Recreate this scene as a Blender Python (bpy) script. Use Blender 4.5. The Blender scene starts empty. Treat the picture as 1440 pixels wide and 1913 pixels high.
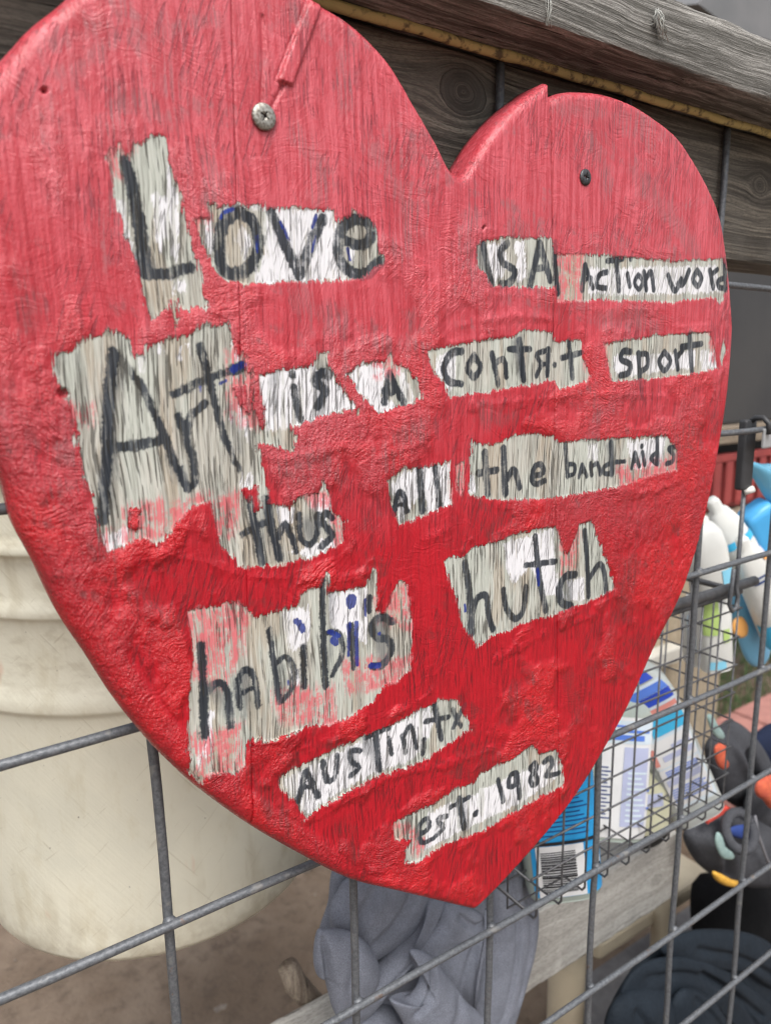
import bpy, bmesh, math, random
import numpy as np
from mathutils import Vector, Matrix

# ------------------------------------------------------------------ camera, light, exposure
scene = bpy.context.scene
COL = scene.collection
F_PX = 1339.3                                   # focal length in pixels of the 1440 px wide photograph
YAW, PITCH, ROLL = -.5778, -.1939, .0178
CAM = np.array([.0279, -.3013, .0477])

def _rot(w):
    a, b, c = w
    A = np.array([[math.cos(a), -math.sin(a), 0], [math.sin(a), math.cos(a), 0], [0, 0, 1]])
    B = np.array([[1, 0, 0], [0, math.cos(b), -math.sin(b)], [0, math.sin(b), math.cos(b)]])
    C = np.array([[math.cos(c), 0, math.sin(c)], [0, 1, 0], [-math.sin(c), 0, math.cos(c)]])
    return A @ B @ C
ROT = _rot((YAW, PITCH, ROLL))                  # columns: right, forward, up

cam_data = bpy.data.cameras.new('camera')
cam = bpy.data.objects.new('camera', cam_data)
COL.objects.link(cam)
cam_data.sensor_fit = 'HORIZONTAL'
cam_data.sensor_width = 36.0
cam_data.lens = 36.0 * F_PX / 1440.0
cam_data.clip_start = .01
cam_data.clip_end = 300
M = np.eye(4)
M[:3, 0] = ROT[:, 0]; M[:3, 1] = ROT[:, 2]; M[:3, 2] = -ROT[:, 1]; M[:3, 3] = CAM
cam.matrix_world = Matrix(M.tolist())
cam_data.dof.use_dof = True
cam_data.dof.focus_distance = .365
cam_data.dof.aperture_fstop = 13
cam_data.dof.aperture_blades = 0
scene.camera = cam

SUN_EL, SUN_AZ = math.radians(60), math.radians(200)     # azimuth from +Y, clockwise
world = bpy.data.worlds.new('World'); scene.world = world
world.use_nodes = True
wn = world.node_tree
for n in list(wn.nodes): wn.nodes.remove(n)
sky = wn.nodes.new('ShaderNodeTexSky'); sky.sky_type = 'NISHITA'; sky.sun_disc = False
sky.sun_elevation = SUN_EL; sky.sun_rotation = SUN_AZ
sky.air_density = 1.2; sky.dust_density = 5.0; sky.ozone_density = 1.0
bg = wn.nodes.new('ShaderNodeBackground'); bg.inputs['Strength'].default_value = .13
hs = wn.nodes.new('ShaderNodeHueSaturation'); hs.inputs['Saturation'].default_value = .35   # overcast: pale sky
wo = wn.nodes.new('ShaderNodeOutputWorld')
wn.links.new(sky.outputs[0], hs.inputs['Color']); wn.links.new(hs.outputs[0], bg.inputs['Color'])
wn.links.new(bg.outputs[0], wo.inputs['Surface'])

sun_d = bpy.data.lights.new('sun', 'SUN'); sun_d.energy = 1.4; sun_d.angle = math.radians(24)
sun_d.color = (1.0, .965, .92)
sun = bpy.data.objects.new('sun', sun_d); COL.objects.link(sun)
sdir = Vector((math.sin(SUN_AZ) * math.cos(SUN_EL), math.cos(SUN_AZ) * math.cos(SUN_EL), math.sin(SUN_EL)))
sun.rotation_euler = sdir.to_track_quat('Z', 'Y').to_euler()
sun.location = (0, -2, 4)

scene.view_settings.view_transform = 'Standard'
scene.view_settings.look = 'None'
scene.view_settings.exposure = 0.88
scene.view_settings.gamma = 1.0
scene.view_settings.use_curve_mapping = False
scene.render.engine = 'CYCLES'
scene.cycles.use_denoising = True
scene.cycles.pixel_filter_type = 'BLACKMAN_HARRIS'
scene.cycles.filter_width = 1.25
scene.cycles.max_bounces = 6
scene.cycles.sample_clamp_indirect = 3
scene.cycles.use_adaptive_sampling = False

rng = np.random.default_rng(7)
random.seed(7)

def ray(px, py):
    return ROT @ np.array([(px - 720) / F_PX, 1, -(py - 956.5) / F_PX])
def P(px, py, Y):                               # photo pixel -> point on the vertical plane y = Y
    d = ray(px, py); return CAM + d * (Y - CAM[1]) / d[1]
def PZ(px, py, Z):
    d = ray(px, py); return CAM + d * (Z - CAM[2]) / d[2]

# ------------------------------------------------------------------ object helpers
def tag(o, label=None, cat=None, group=None, kind=None):
    if label: o['label'] = label
    if cat: o['category'] = cat
    if group: o['group'] = group
    if kind: o['kind'] = kind
    return o
def empty(name, loc, label=None, cat=None, group=None):
    o = bpy.data.objects.new(name, None); COL.objects.link(o)
    o.location = tuple(loc); o.empty_display_size = .03
    return tag(o, label, cat, group)
def link(name, me, mat, parent=None):
    o = bpy.data.objects.new(name, me); COL.objects.link(o)
    if mat is not None: me.materials.append(mat)
    if parent is not None:
        o.parent = parent
        base = parent
        off = Vector((0, 0, 0))
        while base is not None:
            off += Vector(base.location); base = base.parent
        o.location = -off                        # meshes are written in world coordinates
    return o
def mesh_np(name, V, Fq, smooth=True):
    """V (n,3), Fq (m,k) all faces with k corners"""
    me = bpy.data.meshes.new(name)
    V = np.ascontiguousarray(V, dtype=np.float32); Fq = np.ascontiguousarray(Fq, dtype=np.int32)
    me.vertices.add(len(V)); me.vertices.foreach_set('co', V.ravel())
    k = Fq.shape[1]
    me.loops.add(Fq.size); me.loops.foreach_set('vertex_index', Fq.ravel())
    me.polygons.add(len(Fq))
    me.polygons.foreach_set('loop_start', np.arange(0, Fq.size, k, dtype=np.int32))
    me.polygons.foreach_set('loop_total', np.full(len(Fq), k, dtype=np.int32))
    if smooth: me.polygons.foreach_set('use_smooth', np.ones(len(Fq), dtype=bool))
    me.update(calc_edges=True); me.validate()
    return me
def mesh_bm(name, bm, smooth=False):
    me = bpy.data.meshes.new(name); bm.normal_update(); bm.to_mesh(me); bm.free()
    for p in me.polygons: p.use_smooth = smooth
    return me
def add_box(bm, lo, hi, bevel=0.0, seg=2):
    lo = Vector(lo); hi = Vector(hi)
    r = bmesh.ops.create_cube(bm, size=1)
    for v in r['verts']:
        v.co = Vector((lo[i] + (v.co[i] + .5) * (hi[i] - lo[i]) for i in range(3)))
    if bevel > 0:
        es = list({e for v in r['verts'] for e in v.link_edges})
        bmesh.ops.bevel(bm, geom=es, offset=bevel, segments=seg, affect='EDGES', profile=.6)
def box(name, lo, hi, mat, parent=None, bevel=0.002, seg=2):
    bm = bmesh.new(); add_box(bm, lo, hi, bevel, seg)
    return link(name, mesh_bm(name, bm, False), mat, parent)
def tube_arrays(pts, r, n=10, cap=True):
    """smooth tube through pts; r scalar or list"""
    pts = [Vector(p) for p in pts]
    rr = r if hasattr(r, '__len__') else [r] * len(pts)
    V = []; F = []
    t0 = (pts[1] - pts[0]).normalized()
    up = Vector((0, 0, 1)) if abs(t0.z) < .9 else Vector((0, 1, 0))
    nrm = (up - t0 * up.dot(t0)).normalized()
    for i, p in enumerate(pts):
        if i == 0: t = t0
        elif i == len(pts) - 1: t = (pts[i] - pts[i - 1]).normalized()
        else: t = ((pts[i + 1] - p).normalized() + (p - pts[i - 1]).normalized()).normalized()
        nrm = (nrm - t * nrm.dot(t)).normalized()
        b = t.cross(nrm)
        for k in range(n):
            a = 2 * math.pi * k / n
            V.append(p + (nrm * math.cos(a) + b * math.sin(a)) * rr[i])
    for i in range(len(pts) - 1):
        for k in range(n):
            a = i * n + k; b_ = i * n + (k + 1) % n
            F.append((a, b_, b_ + n, a + n))
    if cap:
        F.append(tuple(range(n - 1, -1, -1))); F.append(tuple(range((len(pts) - 1) * n, len(pts) * n)))
    return V, F
def tube(name, pts, r, mat, parent=None, n=10):
    V, F = tube_arrays(pts, r, n)
    me = bpy.data.meshes.new(name); me.from_pydata([tuple(v) for v in V], [], F)
    for p in me.polygons: p.use_smooth = True
    return link(name, me, mat, parent)
def multi_tube(name, paths, r, mat, parent=None, n=6):
    VV = []; FF = []
    for pts in paths:
        V, F = tube_arrays(pts, r, n); o = len(VV)
        VV += [tuple(v) for v in V]; FF += [tuple(i + o for i in f) for f in F]
    me = bpy.data.meshes.new(name); me.from_pydata(VV, [], FF)
    for p in me.polygons: p.use_smooth = True
    return link(name, me, mat, parent)
def catmull(pts, per=8, closed=False):
    pts = [np.array(p, float) for p in pts]; n = len(pts); out = []
    for i in range(n if closed else n - 1):
        p0 = pts[(i - 1) % n] if closed or i > 0 else pts[0]
        p1 = pts[i]; p2 = pts[(i + 1) % n]
        p3 = pts[(i + 2) % n] if closed or i + 2 < n else pts[-1]
        for j in range(per):
            t = j / per
            out.append(.5 * ((2 * p1) + (p2 - p0) * t + (2 * p0 - 5 * p1 + 4 * p2 - p3) * t * t + (3 * p1 - p0 - 3 * p2 + p3) * t ** 3))
    if not closed: out.append(pts[-1])
    return np.array(out)

# ------------------------------------------------------------------ node helpers
class S:
    """a socket with arithmetic"""
    def __init__(s, nt, v): s.nt = nt; s.v = v
    def _op(s, op, *a, clamp=False):
        n = s.nt.nodes.new('ShaderNodeMath'); n.operation = op; n.use_clamp = clamp
        for i, x in enumerate((s,) + a):
            if isinstance(x, S): s.nt.links.new(x.v, n.inputs[i])
            else: n.inputs[i].default_value = x
        return S(s.nt, n.outputs[0])
    def __add__(s, o): return s._op('ADD', o)
    __radd__ = __add__
    def __sub__(s, o): return s._op('SUBTRACT', o)
    def __rsub__(s, o): return (s * -1.0) + o
    def __mul__(s, o): return s._op('MULTIPLY', o)
    __rmul__ = __mul__
    def __truediv__(s, o): return s._op('DIVIDE', o)
    def max(s, o): return s._op('MAXIMUM', o)
    def min(s, o): return s._op('MINIMUM', o)
    def pow(s, o): return s._op('POWER', o)
    def sqrt(s): return s._op('SQRT')
    def sin(s): return s._op('SINE')
    def abs(s): return s._op('ABSOLUTE')
    def clamp(s): return s._op('ADD', 0.0, clamp=True)
    def ss(s, a, b):
        n = s.nt.nodes.new('ShaderNodeMapRange'); n.interpolation_type = 'SMOOTHSTEP'
        s.nt.links.new(s.v, n.inputs['Value'])
        lo, hi, t0, t1 = (a, b, 0., 1.) if a < b else (b, a, 1., 0.)
        n.inputs['From Min'].default_value = lo; n.inputs['From Max'].default_value = hi
        n.inputs['To Min'].default_value = t0; n.inputs['To Max'].default_value = t1
        return S(s.nt, n.outputs['Result'])
class NT:
    def __init__(s, name):
        s.m = bpy.data.materials.new(name); s.m.use_nodes = True; s.nt = s.m.node_tree
        s.b = s.nt.nodes['Principled BSDF']
        tc = s.nt.nodes.new('ShaderNodeTexCoord'); s.obj = tc.outputs['Object']
        sp = s.nt.nodes.new('ShaderNodeSeparateXYZ'); s.nt.links.new(s.obj, sp.inputs[0])
        s.x, s.y, s.z = (S(s.nt, o) for o in sp.outputs)
    def vec(s, x, y, z):
        n = s.nt.nodes.new('ShaderNodeCombineXYZ')
        for i, v in enumerate((x, y, z)):
            if isinstance(v, S): s.nt.links.new(v.v, n.inputs[i])
            else: n.inputs[i].default_value = v
        return n.outputs[0]
    def noise(s, scale, detail=3, rough=.55, vec=None, dist=0.0, off=0.0):
        n = s.nt.nodes.new('ShaderNodeTexNoise')
        n.inputs['Scale'].default_value = scale; n.inputs['Detail'].default_value = detail
        n.inputs['Roughness'].default_value = rough; n.inputs['Distortion'].default_value = dist
        src = vec if vec is not None else s.obj
        if off:
            m = s.nt.nodes.new('ShaderNodeVectorMath'); m.operation = 'ADD'
            s.nt.links.new(src, m.inputs[0]); m.inputs[1].default_value = (off, off * .7, -off); src = m.outputs[0]
        s.nt.links.new(src, n.inputs['Vector'])
        return S(s.nt, n.outputs['Fac'])
    def vor(s, scale, vec=None, feature='F1'):
        n = s.nt.nodes.new('ShaderNodeTexVoronoi'); n.feature = feature
        n.inputs['Scale'].default_value = scale
        s.nt.links.new(vec if vec is not None else s.obj, n.inputs['Vector'])
        return S(s.nt, n.outputs['Distance'])
    def attr(s, name):
        n = s.nt.nodes.new('ShaderNodeAttribute'); n.attribute_name = name
        return S(s.nt, n.outputs['Fac'])
    def mix(s, f, a, b):
        n = s.nt.nodes.new('ShaderNodeMix'); n.data_type = 'RGBA'; n.clamp_factor = True
        for i, v in ((0, f), (6, a), (7, b)):
            if isinstance(v, S): s.nt.links.new(v.v, n.inputs[i])
            elif hasattr(v, 'links'): s.nt.links.new(v, n.inputs[i])
            elif i == 0: n.inputs[0].default_value = v
            else: n.inputs[i].default_value = (*v, 1)
        return n.outputs[2]
    def color(s, c):
        if hasattr(c, 'links'): s.nt.links.new(c, s.b.inputs['Base Color'])
        else: s.b.inputs['Base Color'].default_value = (*c, 1)
    def set(s, **k):
        for a, v in k.items():
            a = a.replace('_', ' ')
            if isinstance(v, S): s.nt.links.new(v.v, s.b.inputs[a])
            else: s.b.inputs[a].default_value = v
    def bump(s, h, dist=.001, strength=1.0):
        n = s.nt.nodes.new('ShaderNodeBump'); n.inputs['Distance'].default_value = dist
        n.inputs['Strength'].default_value = strength
        s.nt.links.new(h.v, n.inputs['Height']); s.nt.links.new(n.outputs[0], s.b.inputs['Normal'])

def simple(name, c1, c2=None, rough=.6, scale=60, bump=.0003, metallic=0, bscale=None, **kw):
    t = NT(name); c2 = c2 or tuple(v * .7 for v in c1)
    n = t.noise(scale, 4, .6)
    t.color(t.mix(n.ss(.3, .7), c1, c2))
    t.set(Roughness=rough, Metallic=metallic, **kw)
    if bump: t.bump(t.noise(bscale or scale * 6, 4, .65), bump)
    return t.m

def wood(name, light, dark, crack=(.02, .018, .016), axis='x', knots=(), freq=420, tint=None, plane='z', contrast=1.0, rough=.85, bumpd=.0012, offset=0.0):
    """weathered timber with grain along one axis that flows round its knots; knots: (along, across, radius)"""
    t = NT(name)
    L = {'x': t.x, 'y': t.y, 'z': t.z}[axis]
    A = {'x': t.x, 'y': t.y, 'z': t.z}[plane]
    third = {'x': t.x, 'y': t.y, 'z': t.z}[({'x', 'y', 'z'} - {axis, plane}).pop()]
    w = t.noise(9, 3, .5, vec=t.vec(L * .35 + offset, A, third))
    ph = A + (w - .5) * .02
    core = None
    for (k, q, R) in knots:
        dl = (L - k) * .70 + (w - .5) * .012; da = (A - q)
        r2 = dl * dl + da * da
        rr = r2.sqrt() + (t.noise(120, 2, .5) - .5) * .0022
        r2 = rr * rr
        ph = ph - da * (R * R) / r2.max(R * R)
        c = rr.ss(R * 1.02, R * .98)
        ph = ph * (1.0 - c) + (rr - R) * 1.4 * c + .37
        cc = rr.ss(R * 1.25, R * .55)
        core = cc if core is None else core.max(cc)
    v = t.vec(ph, L * .018 + offset, third * .5)
    g1 = t.noise(freq, 3, .55, vec=v)
    g2 = t.noise(freq * 3.2, 3, .6, vec=t.vec(ph, L * .03 + offset, third * .5), off=3.1)
    band = t.noise(freq * .22, 2, .5, vec=v, off=7.7)
    blot = t.noise(14, 4, .6)
    f = (g1 * .55 + g2 * .25 + band * .35 - .08)
    f = ((f - .5) * contrast + .5)
    col = t.mix(f.ss(.38, .68), dark, light)
    col = t.mix(t.noise(freq * 2.6, 3, .7, vec=t.vec(A, L * .25 + offset, third), off=17).ss(.45, .65) * .45, col, tuple(v * .42 for v in dark))
    if tint: col = t.mix((blot.ss(.45, .7)) * .6, col, tint)
    ck = t.noise(freq * .8, 2, .5, vec=t.vec(ph, L * .012 + offset, third * .5), off=12.3).ss(.67, .73)
    col = t.mix(ck * .85, col, crack)
    if core is not None:
        col = t.mix(core * .30, col, tuple(v * .55 for v in dark))
    t.color(col); t.set(Roughness=rough)
    t.bump(g1 * .5 + g2 * .35 - ck * 1.2, bumpd)
    return t.m

# ================================================================== THE HEART SIGN
YF, YB, RB = -.028, -.009, .0085                 # front face, back face, edge rounding
# ---- outline, in world metres on the front plane
def W(l, Y=YF): return [tuple(P(a, b, Y)[[0, 2]]) for a, b in l]
top_left = catmull([(.0385, .083), (.0402, .108), (.048, .1285)] + W([(0, 105), (55, 46), (110, 2)]) +
                   [(.099, .1815), (.119, .1905), (.1415, .1945), (.162, .1935)] + W([(600, 0), (665, 42), (730, 110), (778, 190), (820, 265), (843, 312), (858, 327)]), 10)
top_mid = catmull(W([(858, 327), (869, 325), (890, 292), (912, 256), (940, 220), (970, 190), (1000, 167), (1022, 151), (1031, 153)]), 10)
top_right = catmull(W([(1031, 178), (1050, 170), (1080, 167), (1130, 172), (1180, 190), (1222, 216), (1265, 251), (1300, 302), (1326, 352), (1345, 402), (1357, 470), (1364, 540)]) + [(.4745, .071)], 10)
bot = catmull([(.0385, .083), (.0400, .055), (.0455, .030)] + W([(5, 900), (28, 983), (67, 1057), (117, 1160), (167, 1235), (217, 1313), (280, 1391), (325, 1437), (375, 1482), (470, 1550), (570, 1607), (660, 1651), (745, 1671), (820, 1688)]), 8)
bot2 = catmull(W([(820, 1688), (888, 1703)]), 2)
bot3 = catmull(W([(888, 1703), (925, 1668), (985, 1602), (1045, 1530), (1085, 1475), (1130, 1400), (1175, 1318), (1225, 1207), (1270, 1118), (1300, 1030), (1325, 932), (1345, 830), (1359, 740), (1367, 650)]) + [(.4745, .071)], 8)
topL = np.vstack([top_left, top_mid[1:]])
BOT = np.vstack([bot, bot2[1:], bot3[1:]])
def fx(c):
    x = np.maximum.accumulate(c[:, 0]); return lambda q: np.interp(q, x, c[:, 1])
topLM, topR, botF = fx(topL), fx(top_right), fx(BOT)
outline = np.vstack([topL, top_right, BOT[::-1]])
seam1 = lambda z: .3163 - .056 * z
seam2 = lambda z: .1376 + .03 * z

# ---- raster of distances on the face
X0, X1, Z0, Z1, H = .03, .485, -.268, .205, .0005
gx = np.arange(X0, X1, H); gz = np.arange(Z0, Z1, H)
GX, GZ = np.meshgrid(gx, gz, indexing='ij')
def sd_poly(poly, pad=.012, sub=None):
    """signed distance (+ inside) of polygon, only inside its padded box; elsewhere -pad"""
    poly = np.array(poly); out = np.full(GX.shape, -pad, np.float32)
    a = poly.min(0) - pad; b = poly.max(0) + pad
    i0, i1 = np.searchsorted(gx, [a[0], b[0]]); j0, j1 = np.searchsorted(gz, [a[1], b[1]])
    if i1 <= i0 or j1 <= j0: return out
    x = GX[i0:i1, j0:j1]; z = GZ[i0:i1, j0:j1]
    d = np.full(x.shape, 1e9); ins = np.zeros(x.shape, bool)
    n = len(poly)
    for k in range(n):
        p = poly[k]; q = poly[(k + 1) % n]; e = q - p; L2 = e @ e
        if L2 < 1e-14: continue
        t = np.clip(((x - p[0]) * e[0] + (z - p[1]) * e[1]) / L2, 0, 1)
        d = np.minimum(d, (x - p[0] - t * e[0]) ** 2 + (z - p[1] - t * e[1]) ** 2)
        c = (p[1] > z) != (q[1] > z)
        if abs(e[1]) > 1e-12: ins ^= c & (x < e[0] * (z - p[1]) / e[1] + p[0])
    d = np.sqrt(d); out[i0:i1, j0:j1] = np.maximum(np.where(ins, d, -d), -pad)
    return out
def sd_stroke(out, pts, r0, r1=None, pad=.006):
    """union of capsules into out (signed, + inside)"""
    r1 = r0 if r1 is None else r1
    pts = np.array(pts); n = len(pts) - 1
    for k in range(n):
        p, q = pts[k], pts[k + 1]
        ra = r0 + (r1 - r0) * k / n; rb_ = r0 + (r1 - r0) * (k + 1) / n
        a = np.minimum(p, q) - pad - r0; b = np.maximum(p, q) + pad + r0
        i0, i1 = np.searchsorted(gx, [a[0], b[0]]); j0, j1 = np.searchsorted(gz, [a[1], b[1]])
        if i1 <= i0 or j1 <= j0: continue
        x = GX[i0:i1, j0:j1]; z = GZ[i0:i1, j0:j1]; e = q - p; L2 = max(e @ e, 1e-14)
        t = np.clip(((x - p[0]) * e[0] + (z - p[1]) * e[1]) / L2, 0, 1)
        d = np.sqrt((x - p[0] - t * e[0]) ** 2 + (z - p[1] - t * e[1]) ** 2)
        out[i0:i1, j0:j1] = np.maximum(out[i0:i1, j0:j1], ra + (rb_ - ra) * t - d)
def pxm(px, py):                                 # metres per photo pixel (horizontal) on the face there
    return float(np.linalg.norm(P(px + 4, py, YF) - P(px - 4, py, YF)) / 8)
def vnoise(cx, cz, octaves=3, seed=0):
    """value noise on the raster, cell size cx,cz metres, range about 0..1"""
    r = np.random.default_rng(seed); out = 0; amp = 1; tot = 0
    for o in range(octaves):
        nx = int((X1 - X0) / cx) + 4; nz = int((Z1 - Z0) / cz) + 4
        g = r.random((nx, nz))
        u = (gx - X0) / cx; v = (gz - Z0) / cz
        iu = u.astype(int); iv = v.astype(int); fu = u - iu; fv = v - iv
        fu = fu * fu * (3 - 2 * fu); fv = fv * fv * (3 - 2 * fv)
        A = g[iu] * (1 - fu)[:, None] + g[iu + 1] * fu[:, None]
        out = out + amp * (A[:, iv] * (1 - fv) + A[:, iv + 1] * fv); tot += amp
        amp *= .5; cx *= .5; cz *= .5
        if min(cx, cz) < H * 1.2: break
    return out / tot

# ---- the scraped patches that carry the writing (traced on the photograph, then laid on the board)
PATCHES = [
 # L
 [(200,297),(207,280),(212,292),(219,264),(226,262),(233,290),(243,288),(249,266),(253,269),(270,263),(291,251),(312,252),(316,293),(330,330),(341,380),(353,429),(362,470),(372,502),(381,544),(386,569),(381,577),(362,575),(351,583),(339,573),(326,556),(314,558),(306,580),(299,585),(282,604),(272,575),(264,531),(253,491),(236,439),(222,387),(209,335),(205,303)],
 [(324,560),(332,585),(333,612),(326,617),(322,590)],
 # ove
 [(361,410),(375,405),(393,408),(387,381),(401,379),(405,386),(496,382),(498,391),(548,388),(626,391),(632,416),(643,404),(652,402),(659,391),(668,400),(684,402),(701,429),(707,471),(714,479),(711,496),(684,513),(673,521),(562,525),(459,530),(423,524),(404,510),(390,482),(373,443)],
 # Art + this
 [(99,663),(127,655),(163,630),(199,624),(202,613),(215,618),(233,622),(244,644),(249,663),(269,666),(274,644),(311,633),(358,622),(388,605),(399,611),(427,602),(433,630),(449,669),(453,657),(461,665),(462,700),(470,690),(478,705),(472,730),(481,784),(497,790),(515,780),(539,796),(556,818),(543,847),(522,834),(483,829),(489,862),(494,898),(500,918),(503,943),(542,946),(556,929),(594,921),(604,896),(614,923),(619,951),(633,962),(646,973),(642,1012),(628,1023),(567,1046),(517,1057),(489,1059),(444,1057),(431,1037),(411,1021),(400,973),(391,938),(372,941),(338,966),(316,997),(299,1020),(274,1005),(238,1016),(199,1038),(188,1005),(177,955),(163,899),(144,830),(136,774),(124,736),(108,719),(102,691)],
 # is
 [(482,700),(517,693),(583,682),(592,668),(594,657),(614,658),(611,682),(622,698),(664,762),(644,769),(606,777),(553,793),(539,799),(494,807),(493,779)],
 [(664,765),(671,762),(672,775),(666,778)],
 # A
 [(646,700),(667,683),(692,676),(717,673),(733,659),(739,676),(764,693),(783,715),(786,743),(775,751),(744,761),(706,773),(667,729)],
 # is An action word
 [(889,497),(892,461),(903,447),(950,441),(1030,445),(1037,472),(1051,474),(1084,474),(1185,481),(1257,488),(1351,483),(1356,508),(1358,541),(1344,566),(1333,555),(1257,564),(1167,561),(1084,561),(1040,564),(1037,537),(968,535),(921,534),(908,511)],
 # contact
 [(799,656),(817,650),(881,638),(958,628),(978,616),(1034,620),(1036,638),(1083,634),(1087,660),(1103,701),(1095,713),(1042,727),(1036,711),(982,721),(841,743),(825,717),(805,685)],
 # sport
 [(1127,642),(1217,627),(1326,620),(1333,646),(1340,682),(1340,689),(1257,703),(1142,714)],
 [(1351,635),(1358,653),(1348,682),(1343,665)],
 # all
 [(724,898),(752,874),(781,874),(841,862),(843,882),(845,942),(800,960),(744,981),(728,938)],
 # the band-aids
 [(881,822),(901,830),(926,830),(950,817),(982,809),(1034,813),(1042,826),(1143,819),(1248,813),(1262,842),(1264,878),(1215,888),(1167,906),(1103,918),(1038,930),(946,934),(893,930),(873,922),(877,882)],
 [(849,870),(866,862),(868,905),(858,925),(850,900)],
 # hutch
 [(828,1049),(842,1040),(866,1042),(877,1029),(884,1021),(927,1013),(958,1000),(990,990),(1038,982),(1045,1011),(1051,1027),(1059,1034),(1064,1027),(1082,979),(1104,971),(1117,1011),(1135,1056),(1148,1098),(1133,1108),(1090,1127),(1038,1148),(985,1161),(948,1180),(916,1190),(890,1209),(882,1190),(863,1172),(855,1129),(840,1085)],
 # habibi's
 [(348,1140),(380,1133),(427,1123),(460,1130),(470,1153),(507,1143),(533,1137),(557,1130),(560,1110),(580,1100),(597,1097),(603,1083),(610,1070),(613,1107),(683,1095),(690,1075),(697,1063),(703,1073),(702,1140),(720,1147),(730,1115),(747,1083),(760,1093),(770,1163),(767,1207),(767,1247),(743,1273),(720,1277),(700,1310),(653,1340),(613,1353),(560,1363),(527,1377),(493,1387),(487,1377),(463,1387),(457,1427),(437,1447),(393,1443),(377,1467),(353,1447),(353,1340),(353,1290),(363,1200)],
 # austin, tx
 [(520,1463),(526,1447),(584,1418),(668,1380),(738,1351),(809,1315),(822,1307),(851,1309),(868,1334),(878,1363),(847,1384),(772,1430),(713,1447),(647,1480),(601,1509),(570,1530),(543,1488)],
 # est. 1982
 [(736,1538),(772,1517),(813,1501),(847,1476),(884,1463),(892,1447),(918,1434),(959,1417),(992,1392),(1009,1409),(1040,1399),(1051,1447),(1051,1467),(980,1505),(897,1555),(834,1576),(780,1609),(755,1613),(755,1592),(767,1572),(738,1567)],
]
HOLES = [[(433,723),(458,720),(466,745),(469,776),(462,772),(450,759)], [(472,700),(480,705),(484,740),(494,793),(486,798),(476,770),(471,740)],
         [(450,915),(481,908),(487,948),(472,955),(466,930)], [(240,955),(262,950),(262,985),(244,990)]]
WHITES = [
 [(222,380),(228,378),(250,470),(258,500),(250,495)], [(313,300),(322,330),(330,370),(338,420),(334,470),(330,487),(318,440),(300,470),(288,430),(284,365),(305,362),(316,370),(312,330)], [(325,525),(345,525),(343,545),(328,548)],
 [(404,386),(494,383),(497,430),(493,480),(470,528),(640,520),(668,516),(628,470),(634,420),(626,392),(548,390),(498,392),(440,389)], [(384,408),(396,405),(400,440),(396,480),(388,470),(378,430)],
 [(648,462),(665,462),(659,490),(652,484)], [(446,418),(466,428),(474,458),(458,480),(446,450)],
 [(482,700),(583,682),(620,698),(664,762),(553,793),(536,799),(494,807),(490,760)],
 [(646,700),(667,683),(717,675),(722,700),(715,740),(750,760),(706,773),(667,729)], [(735,680),(748,690),(775,740),(770,752),(752,752)],
 [(258,664),(270,668),(265,697),(257,690)], [(292,637),(304,635),(300,662),(290,663)], [(330,650),(336,650),(334,672)], [(348,640),(354,640),(354,662)],
 [(190,1000),(240,985),(235,1014),(200,1037)], [(433,638),(448,662),(453,695),(436,715),(440,680)], [(438,752),(452,765),(468,790),(466,828),(455,815)], [(425,780),(437,775),(440,800)],
 [(456,885),(474,884),(478,908),(450,915)], [(518,945),(550,948),(548,975),(535,1000),(520,975)], [(583,925),(616,930),(620,985),(598,960),(578,950)], [(540,1030),(625,1000),(628,1022),(560,1044)],
 [(527,1145),(575,1130),(580,1168),(574,1210),(545,1217),(535,1180)], [(613,1110),(683,1096),(690,1120),(684,1200),(640,1190),(617,1170)], [(540,1255),(556,1250),(560,1280),(545,1285)], [(493,1270),(502,1270),(497,1295)],
 [(365,1420),(372,1410),(385,1330),(400,1330),(395,1400),(372,1440)],
 [(728,905),(755,878),(841,864),(845,942),(800,958),(790,920),(745,978)],
 [(876,890),(886,886),(890,922),(874,920)], [(1172,824),(1244,815),(1236,868),(1180,880)], [(1095,830),(1115,828),(1120,860),(1100,860)],
 [(940,1015),(1035,985),(1040,1080),(1060,1120),(1020,1110),(990,1060),(960,1090),(945,1060)], [(1060,1085),(1090,1080),(1092,1120),(1065,1128)],
 [(530,1455),(600,1420),(740,1352),(805,1320),(815,1345),(775,1420),(713,1440),(640,1475),(572,1525),(550,1490)],
 [(800,1520),(1000,1430),(1040,1420),(1045,1450),(975,1500),(840,1565),(790,1590)],
 [(905,455),(940,450),(950,500),(925,530),(912,500)], [(960,450),(980,448),(985,520),(965,528)], [(1095,500),(1340,495),(1345,545),(1180,552),(1100,550)],
 [(820,660),(850,655),(850,720),(835,730),(812,690)], [(1308,656),(1337,654),(1340,688),(1311,690)], [(1145,665),(1300,655),(1300,685),(1150,705)],
]
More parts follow.
